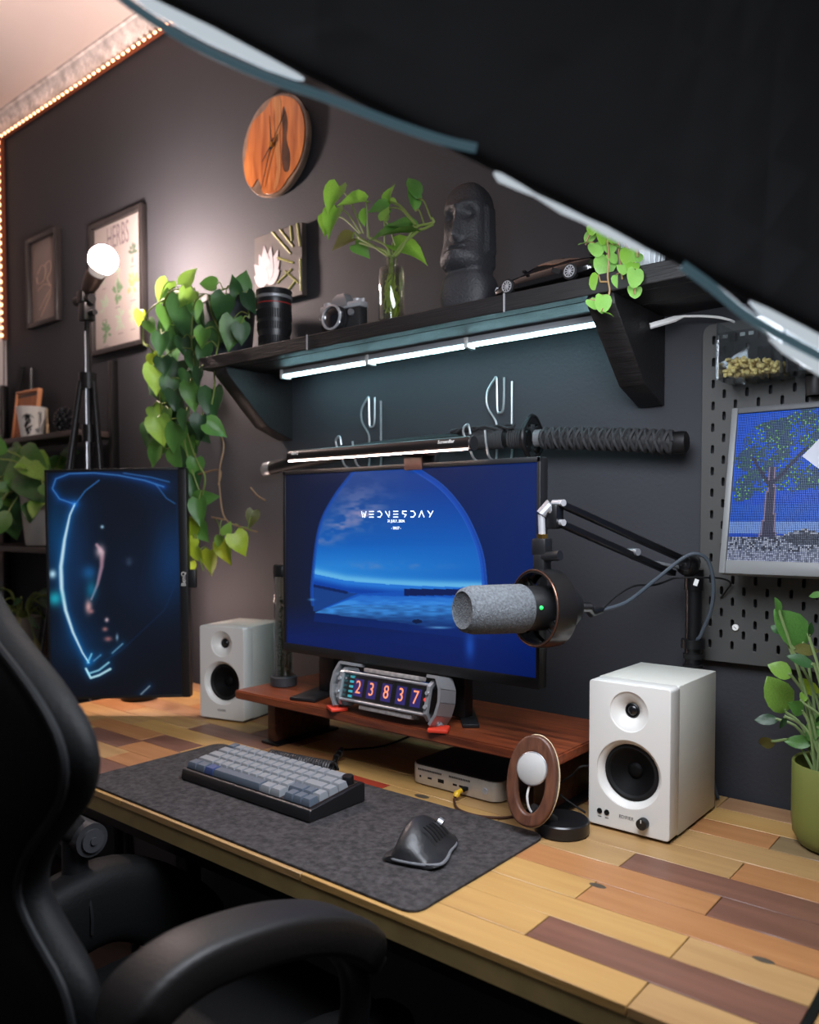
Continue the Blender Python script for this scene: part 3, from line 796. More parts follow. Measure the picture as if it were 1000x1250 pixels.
for i in range(46):       # shaded leaves deeper in the cascade
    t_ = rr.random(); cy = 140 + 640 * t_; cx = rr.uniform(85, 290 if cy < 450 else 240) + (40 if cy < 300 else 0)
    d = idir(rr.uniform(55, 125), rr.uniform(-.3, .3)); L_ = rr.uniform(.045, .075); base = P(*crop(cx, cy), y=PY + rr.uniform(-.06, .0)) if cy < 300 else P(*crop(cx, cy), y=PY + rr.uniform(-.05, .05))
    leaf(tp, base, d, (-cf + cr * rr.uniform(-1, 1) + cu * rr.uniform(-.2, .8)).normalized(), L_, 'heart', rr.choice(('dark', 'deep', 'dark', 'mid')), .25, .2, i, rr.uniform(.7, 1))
    near = min(allv, key=lambda p: (p - base).length)
    if (near - base).length < .10: qs.tube([near, near.lerp(base, .5) + Vector((0, 0, .01)), base], .0013, 5, smooth=2)
o = obj('leaf_stalks', qs, STEMM, tp); o['kind'] = 'stuff'

# ---- camera lens
LY = -.165
lx = P(335, 415, y=LY).x; zt = ZS + .0045
ln_ = thing('camera_lens', 'upright black camera lens with white ring beside the trailing plant', 'lens', (lx, LY, zt))
ML = Matrix.Translation((lx, LY, zt))
LB = mat('lens_black', (24, 24, 26), .35)
obj('barrel', MB().lathe([(.033, 0), (.036, .004), (.036, .03), (.0385, .036), (.0385, .060), (.0395, .062), (.0395, .088), (.0405, .09), (.0405, .115)], ML, 48), LB, ln_)
for z0, z1, r_ in ((.010, .026, .0372), (.040, .057, .0398), (.065, .086, .0408)):
    q = MB()
    for i in range(48):
        a = 2 * PI * i / 48; q.box((lx + r_ * math.cos(a) * .985, LY + r_ * math.sin(a) * .985, zt + (z0 + z1) / 2), (.0022, .0026, z1 - z0), rot=(0, 0, a))
    obj('grip_ring', q, RUBBER, ln_)
obj('white_ring', MB().lathe([(.0405, .112), (.0418, .113), (.0418, .119), (.0405, .120)], ML, 48, True), STEEL, ln_, 'silver white ring')
obj('red_ring', MB().lathe([(.0400, .0995), (.0409, .100), (.0409, .102), (.0400, .1025)], ML, 48), mat('red_ring', (150, 36, 34), .4), ln_)
obj('front_rim', MB().lathe([(.0405, .12), (.0415, .121), (.0415, .133), (.0395, .134), (.038, .126), (.036, .122)], ML, 48, False), LB, ln_)
obj('lens_cap', MB().lathe([(.0385, .124), (.0385, .130), (.036, .131)], ML, 48), BLACK, ln_)

# ---- film camera
fx = P(419, 402, y=-.17).x
fc = thing('film_camera', 'small vintage film camera with chrome top plate on the black shelf', 'camera', (fx, -.168, zt))
Mf = Matrix.Translation((fx, -.168, zt)) @ Matrix.Rotation(math.radians(3), 4, 'Z')
def bxf(q, a, b_, bev=0):
    a = Vector(a); b_ = Vector(b_); return q.box((a + b_) / 2, [abs(b_[i] - a[i]) for i in range(3)], None, bev, 2, Mf)
S_ = 1.0
obj('body', bxf(MB(), (-.056 * S_, -.014, .004), (.056 * S_, .014, .052), .005), mat('black_leatherette', (22, 22, 24), .6, bump=.6, bscale=250), fc)
obj('base_plate', bxf(MB(), (-.056 * S_, -.0145, 0), (.056 * S_, .0145, .006), .002), CHROME, fc)
q = MB(); bxf(q, (-.057 * S_, -.0145, .051), (.057 * S_, .0145, .064), .003); obj('top_plate', q, CHROME, fc)
q = MB(); q.rings([[Mf @ Vector(v) for v in r] for r in ([(-.024, -.018, .056), (.024, -.018, .056), (.024, .012, .056), (-.024, .012, .056)], [(-.018, -.017, .074), (.018, -.017, .074), (.02, .010, .074), (-.02, .010, .074)], [(-.009, -.012, .084), (.009, -.012, .084), (.012, .006, .084), (-.012, .006, .084)])]); obj('prism_hump', q, STEEL, fc)
q = MB(); My = Mf @ Matrix.Translation((-.002, -.014, .030)) @ Matrix.Rotation(PI / 2, 4, 'X')
q.lathe([(.027, 0), (.027, .006), (.0245, .007), (.0245, .016), (.026, .017), (.026, .022)], My, 36); obj('lens_barrel', q, LB, fc)
obj('lens_ring', MB().lathe([(.0245, .021), (.0268, .022), (.0268, .026), (.0230, .027), (.022, .023)], My, 36, False), CHROME, fc, 'chrome lens rim')
obj('lens_glass', MB().lathe([(.0225, .022), (.018, .0245), (.001, .026)], My, 32), mat('coated_glass', (10, 12, 18), .05, coat=1), fc)
for xx, r_, h_ in ((-.044, .010, .072), (.038, .010, .070), (.054, .004, .069)): obj('dial', MB().cyl(Mf @ Vector((xx, 0, .062)), Mf @ Vector((xx, 0, h_)), r_, seg=18), CHROME, fc)
obj('timer_lever', MB().cyl(Mf @ Vector((.034, -.014, .040)), Mf @ Vector((.034, -.019, .040)), .007, seg=16), STEEL, fc)
obj('strap_lug', MB().tube([Mf @ Vector((-.062 * S_ - .004 + .005 * math.cos(a), 0, .045 + .005 * math.sin(a))) for a in np.linspace(0, 2 * PI, 13)[:-1]], .001, 6, closed=True), CHROME, fc)

# ---- pothos cuttings in a bottle
bx_ = P(478, 388, y=-.175).x; BY = -.175
bv = thing('bottle_vase', 'clear square-shouldered glass bottle holding green leafy cuttings and roots', 'vase', (bx_, BY, zt))
GL = glass('clear_glass', (248, 250, 246), .3)
Mb = Matrix.Translation((bx_, BY, zt))
obj('bottle', MB().lathe([(.024, 0), (.0265, .003), (.0265, .104), (.025, .110), (.0125, .116), (.0115, .119), (.0115, .130), (.013, .131), (.013, .134), (.0105, .134), (.0095, .119), (.011, .114), (.0235, .107), (.0248, .102), (.0248, .006), (.001, .005)], Mb, 40, False), GL, bv)
obj('water', MB().lathe([(.001, .0055), (.0242, .0065), (.0242, .096), (.001, .096)], Mb, 32), glass('water', (244, 247, 228), .1), bv)
rr = random.Random(21); q = MB()
for i in range(26):
    a = rr.uniform(0, 2 * PI); r_ = rr.uniform(.005, .019); z0 = rr.uniform(.008, .05)
    q.tube([(bx_ + r_ * math.cos(a + j * .6) * (.6 + .4 * rr.random()), BY + r_ * math.sin(a + j * .6), zt + z0 + j * .011 + .004 * rr.random()) for j in range(5)], .0017, 5, smooth=3)
obj('roots', q, mat('pale_roots', (176, 194, 84), .6, scale=90, c2=(120, 126, 56), trans=.3), bv)
crop = lambda cx, cy: (380 + cx / 6.25, 210 + cy / 6.25)
pot_l = [(185, 150, 215, 'fresh', 118, 260, 130), (180, 345, 215, 'fresh', 115, 230, 290), (120, 415, 150, 'fresh', 108, 150, 340), (360, 245, 210, 'fresh', 175, 460, 240), (425, 335, 130, 'fresh', 95, 420, 280), (515, 265, 150, 'mid', 175, 570, 265), (535, 160, 130, 'fresh', 285, 550, 215), (605, 185, 90, 'light', 20, 560, 210),
         (710, 170, 240, 'mid', 265, 750, 275), (765, 150, 190, 'mid', 250, 790, 190), (610, 475, 320, 'mid', 178, 760, 460), (660, 385, 220, 'mid', 195, 750, 420), (705, 590, 290, 'fresh', 20, 575, 545), (350, 580, 140, 'mid', 40, 300, 540), (580, 330, 100, 'light', 280, 590, 380), (265, 560, 170, 'brown', 160, 350, 520), (615, 350, 80, 'light', 300, 600, 390)]
qs = MB(); Z = lambda a, b_: P(*crop(a, b_), y=BY)
mouth = Vector((bx_, BY, zt + .13)); 
for (ts) in ([(580, 640), (480, 570), (380, 510), (350, 480)], [(590, 640), (560, 600), (440, 560), (370, 540)], [(640, 640), (680, 600), (790, 430), (900, 395), (935, 380), (920, 350)], [(790, 470), (870, 430), (930, 400)], [(600, 640), (570, 560), (440, 500)]):
    qs.tube([Vector((bx_, BY, zt + .06)), mouth] + [Z(a, b_) for a, b_ in ts], .0028, 7, smooth=4)
jn = {0: (400, 470), 1: (380, 470), 2: (370, 470), 3: (430, 500), 4: (440, 500), 5: (790, 400), 6: (790, 400), 7: (800, 400), 8: (860, 395), 9: (915, 360), 10: (790, 440), 11: (800, 430), 12: (620, 620), 13: (360, 520), 14: (560, 560), 15: (350, 500), 16: (640, 560)}
for i, (cx, cy, ln, m, a, bx0, by0) in enumerate(pot_l):
    px, py = crop(cx, cy); dd = (P(px, py, y=BY) - EYE).dot(cf); L_ = ln / 6.25 / F * dd * 1.05
    base = Z(bx0, by0) + Vector((0, rr.uniform(-.02, .02), 0)); d = idir(a, rr.uniform(0, .4))
    nrm = (-cf * .8 + cu * rr.uniform(.3, 1.0) + cr * rr.uniform(-.5, .3)).normalized()
    if i in (10,): nrm = (-cf * .5 + cu * 1.0)
    leaf(bv, base, d, nrm, L_, 'heart' if i not in (8, 9, 4) else 'oval', m, .3, .25, i, .72 if i in (0, 1, 3, 6, 8) else .9)
    j = Z(*jn[i]); qs.tube([j, j.lerp(base, .55) + Vector((0, 0, .012)), base], .0016, 6, smooth=4)
obj('stem', qs, STEMM, bv)

# ---- stone head
hx, hy = P(573, 366, y=-.15).x, -.15
def head_surface():
    Hh = .232; NA, NZ = 72, 60; R = []
    g = lambda u, c, s: math.exp(-((u - c) / s) ** 2)
    for k in range(NZ + 1):
        t_ = k / NZ; z = t_ * Hh
        if t_ < .30:      # shoulders / base
            hw = .046 + .010 * math.sin(PI * min(1, t_ / .30)) - .004 * (t_ / .3); hd = .040 + .004 * math.sin(PI * t_ / .3)
        else:
            s = (t_ - .30) / .70
            hw = .047 - .006 * s; hd = .044 - .004 * s
            if s > .72: q_ = (s - .72) / .28; f_ = math.sqrt(max(0, 1 - q_ ** 2.2)); hw *= .12 + .88 * f_; hd *= .12 + .88 * f_
        neck = 1 - .13 * g(t_, .31, .028); ring = []
        for i in range(NA):
            a = 2 * PI * i / NA; ca, sa = math.cos(a), math.sin(a); n_ = 3.4
            r_ = (abs(ca) ** n_ + abs(sa) ** n_) ** (-1 / n_)
            x = hw * r_ * ca * neck; y = hd * r_ * sa * neck
            if sa < 0 and t_ > .30:
                s = (t_ - .30) / .70; u = x / .045; fr = max(0, -sa) ** .7
                p = 0
                p -= .020 * g(s, .12, .13) * (.6 + .4 * g(u, 0, .7))              # chin thrust
                nz = max(0, 1 - abs(s - .50) / .22)
                nose = (.021 * (1 - (s - .30) / .40) + .004) if .30 < s < .70 else 0
                p -= nose * g(u, 0, .20 + .16 * max(0, (.55 - s))) * min(1, (s - .30) / .04 if s > .30 else 0)
                p -= .010 * g(s, .70, .045) * g(u, 0, .95)                         # brow
                p += .012 * (g(u, .50, .26) + g(u, -.50, .26)) * g(s, .595, .055)  # eyes
                p -= .007 * g(s, .235, .022) * g(u, 0, .45); p += .008 * g(s, .205, .016) * g(u, 0, .5); p -= .006 * g(s, .17, .025) * g(u, 0, .42)   # lips
                y += p * fr
            if t_ > .42 and t_ < .80 and abs(ca) > .9 and -.3 < sa < .35: x += math.copysign(.006, x)    # long ears
            ring.append(Vector((x, y, z)))
        R.append(ring)
    return R
hd_ = thing('stone_head_statue', 'matt black carved stone head statue standing on the shelf', 'statue', (hx, hy, zt))
Mh = Matrix.Translation((hx, hy, zt)) @ Matrix.Rotation(math.radians(4), 4, 'Z') @ Matrix.Diagonal((.98, .98, 1.04, 1))
q = MB(); q.rings([[Mh @ v for v in r] for r in head_surface()]); obj('head', q, mat('black_stone', (40, 40, 43), .6, bump=.9, bscale=260), hd_, ang=60)

# ---- model car
kx = P(674, 350, y=-.172).x
car = thing('model_car', 'black model sports car with silver wheels parked on the shelf', 'toy car', (kx, -.172, zt))
Mc = Matrix.Translation((kx, -.172, zt)) @ Matrix.Rotation(math.radians(-4), 4, 'Z')
LC = .105
def carsec(x, hw, zb_, zs, ztop, tw):
    return [Mc @ Vector((x, y, z)) for y, z in ((-hw, zb_), (-hw * 1.02, (zb_ + zs) / 2), (-hw * .97, zs), (-tw, ztop), (tw, ztop), (hw * .97, zs), (hw * 1.02, (zb_ + zs) / 2), (hw, zb_))]
CARP = mat('black_car_paint', (14, 13, 14), .15, coat=1.0)
q = MB(); q.rings([carsec(*a) for a in ((-.105, .026, .008, .013, .015, .020), (-.098, .034, .006, .016, .020, .028), (-.075, .039, .006, .020, .026, .032), (-.045, .040, .006, .022, .029, .034), (-.01, .040, .006, .023, .031, .034), (.04, .041, .006, .025, .033, .034), (.075, .041, .007, .026, .034, .033), (.095, .038, .009, .027, .033, .030), (.103, .033, .013, .026, .030, .027))])
bmesh.ops.bevel(q.bm, geom=q.bm.edges[:], offset=.0012, segments=1, affect='EDGES'); obj('body', q, CARP, car)
q = MB(); q.rings([carsec(*a) for a in ((-.052, .032, .027, .0275, .028, .03), (-.012, .031, .029, .032, .0445, .021), (.018, .031, .030, .033, .0465, .022), (.05, .030, .031, .033, .0425, .022), (.082, .029, .032, .0325, .034, .026))]); obj('cabin', q, mat('dark_car_glass', (8, 9, 12), .05, coat=1), car)
q = MB(); q.box((.014, 0, .0466), (.045, .036, .0012), M=Mc, bevel=.0005); obj('roof', q, CARP, car)
for sx in (-.066, .062):
    for sy in (-1, 1):
        ax = Mc @ Matrix.Translation((sx, sy * .0365, .0135)) @ Matrix.Rotation(PI / 2 * -sy, 4, 'X')
        wv_ = obj('wheel', MB().lathe([(.009, -.004), (.0130, -.004), (.0135, -.002), (.0135, .005), (.012, .006), (.0100, .006)], ax, 26, True), RUBBER, car)
        q = MB(); q.lathe([(.0102, .0055), (.0102, .0072), (.0088, .0072), (.0088, .0055)], ax, 24, False)
        for i in range(10):
            a = 2 * PI * i / 10; q.box((.0048 * math.cos(a), .0048 * math.sin(a), .0066), (.0088, .0015, .0012), rot=(0, 0, a), M=ax)
        q.lathe([(.002, .006), (.002, .0078), (.001, .008)], ax, 10); obj('rim', q, CHROME, wv_)
for sy in (-1, 1):
    obj('headlight', MB().box((-.097, sy * .027, .0165), (.010, .010, .0035), rot=(0, -.5, sy * .5), bevel=.001, M=Mc), mat('headlight', (170, 175, 180), .1, coat=1), car)
    obj('mirror', MB().box((-.03, sy * .040, .032), (.006, .009, .005), bevel=.0015, M=Mc), CARP, car)
    obj('side_intake', MB().box((.035, sy * .0412, .020), (.018, .001, .008), rot=(0, .4, 0), M=Mc), RUBBER, car)
obj('spoiler', MB().box((.098, 0, .036), (.010, .066, .0018), bevel=.0006, M=Mc), CARP, car)

# ---- round-leaf plant at the right of the shelf
rx = P(783, 310, y=-.15).x - .02; RY = -.150
rp_ = thing('hanging_plant', 'bright round-leaf plant trailing over the shelf edge at the right bracket', 'plant', (rx + .03, RY, zt))
q = MB(); q.lathe([(.030, 0), (.033, .003), (.040, .062), (.041, .066), (.037, .066), (.036, .056), (.01, .055)], Matrix.Translation((rx + .02, RY, zt)), 32)
for i in range(24):
    a = 2 * PI * i / 24; q.tube([(rx + .02 + .0335 * math.cos(a), RY + .0335 * math.sin(a), zt + .006), (rx + .02 + .0405 * math.cos(a), RY + .0405 * math.sin(a), zt + .06)], .0016, 5)
obj('pot', q, mat('white_ribbed_pot', (214, 222, 226), .35), rp_)
obj('soil', MB().lathe([(.0355, .055), (.001, .058)], Matrix.Translation((rx + .02, RY, zt)), 20), MATS['soil'], rp_)
crop = lambda cx, cy: (700 + cx / 3.333, 200 + cy / 3.333)
rl = [(120, 298, 60, 95), (95, 348, 62, 80), (130, 412, 88, 100), (225, 380, 70, 90), (250, 465, 72, 95), (192, 478, 62, 60), (92, 482, 60, 110), (120, 570, 70, 90), (80, 570, 50, 60), (140, 608, 50, 20), (250, 520, 55, 90), (65, 300, 45, 130), (75, 270, 40, 80), (40, 322, 42, 170), (185, 340, 55, 30), (165, 300, 55, 70), (190, 300, 50, 40), (160, 385, 45, 60), (240, 425, 50, 110), (200, 430, 45, 80), (150, 345, 50, 90), (110, 265, 40, 60), (265, 380, 40, 100)]
RV = RY - .075
rvines = [[(150, 240), (110, 250), (80, 270), (60, 300), (50, 330)], [(170, 240), (140, 300), (145, 380), (140, 460), (148, 520), (130, 560)], [(215, 270), (215, 340), (230, 400), (250, 470), (250, 530)], [(190, 250), (185, 330), (190, 400), (200, 470)], [(260, 320), (262, 380)], [(140, 480), (110, 480)]]
rvp = [[P(*crop(*p), y=RV) for p in v] for v in rvines]; q = MB()
for v in rvp: q.tube([Vector((rx + .02, RY - .02, zt + .062))] + v if v is not rvp[5] else v, .0015, 6, smooth=4)
alr = [p for v in rvp for p in catmull(v, 4)]
rr = random.Random(5)
for i, (cx, cy, ln, a) in enumerate(rl):
    px, py = crop(cx, cy); ctr_ = P(px, py, y=RV + rr.uniform(-.02, .012)); L_ = ln / 3.333 / F * (ctr_ - EYE).dot(cf) * 1.05
    d = idir(a, rr.uniform(-.1, .4)); base = ctr_ - d * L_ * .5
    nrm = (-cf + cu * rr.uniform(.1, .6) + cr * rr.uniform(-.4, .4)) if i not in (9, 10, 13, 14) else (cu + -cf * .25)
    leaf(rp_, base, d, nrm, L_, 'round', 'lime' if i % 3 else 'fresh', .12, .12, i, .95)
    near = min(alr, key=lambda p: (p - base).length)
    if (near - base).length < .06: q.tube([near, near.lerp(base, .5), base], .0012, 5)
obj('stem', q, mat('reddish_stem', (150, 120, 80), .5), rp_)

# ================================================================ MONITOR STAND AND MAIN MONITOR
ZT = .868
WALN = wood('walnut', (150, 76, 44), (92, 44, 28), 0.30, 0, 9, .2)
WALND = wood('walnut_edge', (92, 54, 36), (58, 34, 24), 0.4, 0, 9, .2)
ms = thing('monitor_riser', 'low walnut riser shelf on dark legs across the back of the desk', 'riser', (-.99, -.22, D))
q = MB(); q.rings([[(x, y, z) for x, y in ((-1.372, -.350), (-.604, -.350), (-.604, -.10), (-1.372, -.10))] for z in (ZT - .018, ZT)])
bmesh.ops.bevel(q.bm, geom=q.bm.edges[:], offset=.0025, segments=2, affect='EDGES')
obj('board', q, WALN, ms)
for x in (-1.318, -.66):
    obj('leg', MB().ab((x - .012, -.295, D + .006), (x + .012, -.13, ZT - .018), .002), WALND, ms)
    obj('foot_plate', MB().ab((x - .022, -.305, D + .0005), (x + .030, -.12, D + .0065), .002), BLKMET, ms)

mon = thing('monitor', 'large black monitor on the walnut riser showing a blue seaside window', 'monitor', (-.961, -.26, ZT))
MX0, MX1, MZ0, MZ1, MY = -1.266, -.656, .957, 1.331, -.302
obj('case', MB().ab((MX0, MY, MZ0), (MX1, MY + .022, MZ1), .003).ab((MX0 + .05, MY + .020, MZ0 + .04), (MX1 - .05, MY + .045, MZ1 - .05), .008), BLACK, mon)
for s in (0, 1):
    x = (MX0 + .0035) if s == 0 else (MX1 - .0035)
    obj('bezel', MB().ab((x - .0035, MY - .0035, MZ0), (x + .0035, MY, MZ1), .001), BLACK, mon)
obj('bezel', MB().ab((MX0, MY - .0035, MZ1 - .009), (MX1, MY, MZ1), .001), BLACK, mon)
obj('bezel', MB().ab((MX0, MY - .0045, MZ0), (MX1, MY, MZ0 + .018), .001), BLACK, mon)
SX0, SX1, SZ0, SZ1 = MX0 + .0068, MX1 - .0068, MZ0 + .0175, MZ1 - .0085
SWd, SHt = SX1 - SX0, SZ1 - SZ0
# the picture, worked out in a 920 x 740 layout (tl, tr, br, bl corners of the panel)
lay = [(22, 168), (925, 143), (916, 888), (30, 778)]
to_lay = homog([(0, 0), (1, 0), (1, 1), (0, 1)], lay); to_uv = homog(lay, [(0, 0), (1, 0), (1, 1), (0, 1)])
gh, gw = 270, 440
U, V = np.meshgrid(np.linspace(0, 1, gw), np.linspace(0, 1, gh)); X, Y = to_lay(U, V)
f = np.clip((X - 20) / 880, 0, 1)
img = np.zeros((gh, gw, 3)) + np.array([22, 26, 44.]); img = mixc(img, (4, 36, 104), f ** .6)
img = mixc(img, (8, 34, 112), np.clip((Y - 640) / 120, 0, 1) * .75); img = mixc(img, (6, 22, 80), np.clip((Y - 760) / 140, 0, 1) * .6)
arch = [(128, 640), (124, 560), (148, 370), (200, 258), (278, 158), (300, 100), (440, 60), (490, 152), (590, 222), (662, 308), (708, 400), (732, 480), (742, 575), (620, 640), (300, 640)]
sm_ = lambda pts, c_=False: [(p.x, p.y) for p in catmull([Vector((u, v, 0)) for u, v in pts], 6, c_)]
arch = sm_(arch[:13]) + arch[13:]; ins = inside(X, Y, arch).astype(float)
AR = sm_([(490, 152), (590, 222), (662, 308), (708, 400), (732, 480), (742, 575)]); ALf = sm_([(126, 640), (124, 560), (148, 370), (200, 258), (278, 158)])
sky = np.zeros_like(img) + np.array([40, 76, 150.])
sky = mixc(sky, (10, 62, 160), np.clip((X - 300) / 350, 0, 1)); sky = mixc(sky, (16, 104, 205), np.clip((Y - 220) / 220, 0, 1)); sky = mixc(sky, (40, 140, 232), np.clip((Y - 420) / 80, 0, 1) * np.clip(1.15 - (X - 130) / 700, 0, 1))
n1 = vnoise(X, Y * 2.2, 46, 2) * .6 + vnoise(X, Y * 2.2, 18, 3) * .4
for (cx, cy, rx, ry, a_) in ((310, 318, 60, 42, .9), (228, 350, 55, 34, .8), (170, 402, 60, 22, .6), (300, 260, 110, 70, .35), (420, 500, 160, 14, .35)):
    sky = mixc(sky, (158, 152, 196), np.clip(np.exp(-((X - cx) / rx) ** 2 - ((Y - cy) / ry) ** 2) * a_ * np.clip((n1 - .35) * 2.5, 0, 1), 0, 1))
hor = np.interp(X, [100, 130, 250, 400, 560, 745], [505, 515, 540, 553, 560, 564])
sky = mixc(sky, (110, 200, 255), np.exp(-((Y - hor - 8) / 15) ** 2) * .95); sky = mixc(sky, (40, 130, 235), ((Y > hor + 14) * 1.0))
sky = mixc(sky, (12, 70, 178), np.clip((Y - hor - 22) / 22, 0, 1) * (Y > hor))
img = img * (1 - ins[..., None]) + sky * ins[..., None]
wat = inside(X, Y, [(135, 668), (300, 606), (610, 612), (760, 622), (760, 700), (600, 722), (420, 700)])
img = mixc(img, (20, 90, 200), inside(X, Y, [(128, 575), (300, 600), (760, 575), (760, 640), (300, 625), (130, 664)]) * 1.0)
img = mixc(img, (24, 66, 140), inside(X, Y, [(128, 578), (292, 600), (140, 664), (128, 664)]) * .9)
img = mixc(img, (10, 34, 92), (seg_dist(X, Y, [(130, 572), (250, 596)]) < 5) * .9); img = mixc(img, (8, 26, 84), inside(X, Y, [(458, 582), (745, 584), (745, 604), (458, 607)]) * .92)
wv_ = .55 + .45 * vnoise(X * .5, Y * 3, 14, 9)
img = mixc(img, (66, 158, 250), wat * np.clip(np.exp(-((Y - 650) / 32) ** 2) + .25, 0, 1) * wv_)
img = mixc(img, (10, 44, 124), inside(X, Y, [(135, 668), (420, 700), (600, 722), (760, 700), (760, 760), (130, 700)]) * .6)
img = mixc(img, (120, 190, 250), np.exp(-((X - 580) / 40) ** 2 - ((Y - 718) / 4) ** 2) * .7); img = mixc(img, (6, 16, 52), (np.exp(-((X - 505) / 22) ** 2 - ((Y - 697) / 9) ** 2) > .5) * .8)
img = mixc(img, (38, 104, 224), np.exp(-((X - 690) / 16) ** 2 - ((Y - 780) / 46) ** 2) * .6)
img = mixc(img, (26, 84, 200), np.clip(9.5 - seg_dist(X, Y, AR), 0, 1) * .8)
img = mixc(img, (60, 116, 220), np.clip(2 - np.abs(seg_dist(X, Y, AR) - 9), 0, 1) * .45)
img = mixc(img, (26, 84, 190), np.clip(6.5 - seg_dist(X, Y, ALf), 0, 1) * .75)
img = mixc(img, (90, 170, 240), np.exp(-((X - 122) / 12) ** 2 - ((Y - 622) / 4) ** 2) * .7)
MS = wallM((SX0 + SX1) / 2, MY - .0008, (SZ0 + SZ1) / 2)
scn = mesh_part('screen', picture_mesh('screen', img, SWd, SHt, MS, .78), mon, 'glowing blue picture of an arched window over water')
UV = lambda x, y: ((to_uv(x, y)[0] - .5) * SWd, (.5 - to_uv(x, y)[1]) * SHt)


def strokes(q, segs, wd, zz=.0006, M=MS):
    for a_, b_ in segs:
        a_ = Vector((*a_, 0)); b_ = Vector((*b_, 0)); d = (b_ - a_).normalized() * wd / 2; n_ = Vector((-d.y, d.x, 0))
        q.rings([[M @ (p + Vector((0, 0, z_))) for p in (a_ - n_ - d, b_ - n_ + d, b_ + n_ + d, a_ + n_ - d)] for z_ in (zz, zz + .0003)])
GLY = {'W': [((.0, 1), (.25, 0)), ((.45, .75), (.7, .0)), ((.7, 0), (1, 1))], 'E': [((0, 1), (.9, 1)), ((0, .5), (.9, .5)), ((0, 0), (.9, 0))], 'D': [((.1, 1), (.6, 1)), ((.6, 1), (.95, .6)), ((.95, .6), (.95, .4)), ((.95, .4), (.6, 0)), ((.6, 0), (.1, 0))],
       'N': [((0, 1), (.75, 0)), ((.85, .3), (.85, 1))], 'S': [((.9, 1), (.15, 1)), ((.15, 1), (.15, .6)), ((.15, .6), (.85, .4)), ((.85, .4), (.55, 0))], 'A': [((0, 0), (.5, 1)), ((.5, 1), (1, 0))], 'Y': [((0, 1), (.45, .5)), ((1, 1), (.35, 0))]}
q = MB(); sp = .0200; p0 = UV(306, 326)
for i, ch in enumerate('WEDNESDAY'):
    strokes(q, [((p0[0] + i * sp + a_[0] * .0115, p0[1] + a_[1] * .0105), (p0[0] + i * sp + b_[0] * .0115, p0[1] + b_[1] * .0105)) for a_, b_ in GLY[ch]], .0015)
u_, v_ = UV(431, 342); q.mesh(text_mesh('31 JULY, 2024.', .0070, .0003), MS @ Matrix.Translation((u_, v_, .0008)))
u_, v_ = UV(431, 367); q.mesh(text_mesh('- 20:27 -', .0070, .0003), MS @ Matrix.Translation((u_, v_, .0008)))
obj('screen_text', q, WHITEGLOW, mon, 'white day and date lettering')
for xp, tip in ((-1.185, (-1.20, -.345)), (-.855, (-.80, -.275))):
    obj('stand_post', MB().ab((xp - .022, -.262, ZT + .006), (xp + .022, -.236, 1.02), .003), BLACK, mon)
for a_, b_, w_ in (((-1.215, -.20), (-1.178, -.335), .06), ((-.90, -.17), (-.800, -.290), .030)):
    a_ = Vector((*a_, ZT + .0038)); b_ = Vector((*b_, ZT + .0038)); d = b_ - a_
    obj('foot', MB().box((a_ + b_) / 2, (d.length, w_, .007), rot=(0, 0, math.atan2(d.y, d.x)), bevel=.002), BLACK, mon)

# light bar on top of the monitor
br = thing('monitor_light_bar', 'slim black lamp bar clipped over the top edge of the big monitor', 'lamp', (-1.05, -.31, MZ1))
bz = 1.357; by = -.325; bx0, bx1 = P(356, 560, y=by).x, P(576, 545, y=by).x
ring = lambda x, k=1: [Vector((x, by + .012 * k * math.cos(a), bz + .0125 * k * math.sin(a))) for a in np.linspace(0, 2 * PI, 21)[:-1]]
obj('body', MB().rings([ring(bx0), ring(bx1)]), mat('bar_black', (30, 26, 26), .3, .4), br)
for x0, x1 in ((bx0 - .004, bx0 + .001), (bx1 - .001, bx1 + .005)): obj('end_cap', MB().rings([ring(x0, .9), ring((x0 + x1) / 2, 1.04), ring(x1, .98)]), BLACK, br)
obj('light_strip', MB().box(((bx0 + bx1) / 2, by - .0085, bz - .0092), (bx1 - bx0 - .004, .0035, .0018), rot=(.7, 0, 0)), mat('warm_bar_light', (255, 240, 230), .5, emit=BAR, ecol=(255, 222, 205)), br, 'glowing warm white strip')
cxb = (P(497, 560, y=by).x)
obj('clip', MB().ab((cxb - .022, by + .008, bz - .012), (cxb + .022, -.27, bz + .008), .004).ab((cxb - .02, MY - .0075, MZ1 - .012), (cxb + .02, MY - .004, MZ1 + .02), .001), mat('clip_brown', (70, 48, 42), .45), br)
obj('counterweight', MB().ab((cxb - .02, -.268, MZ1 - .05), (cxb + .02, -.254, MZ1 + .03), .004), BLACK, br)
for tx, s in ((bx0 + .022, 'BenQ'), (bx1 - .045, 'ScreenBar')):
    a = 2.75; obj('lettering', MB().mesh(text_mesh(s, .0085, .0004), frame_M((tx, by + .0123 * math.cos(a), bz + .0128 * math.sin(a)), Vector((1, 0, 0)), Vector((0, .25, .97)), Vector((0, -.97, .25)))), mat('glowing_print', (200, 196, 192), .5, emit=.12, ecol=(220, 215, 210)), br)  # lettering lifted by a faint glow of its own

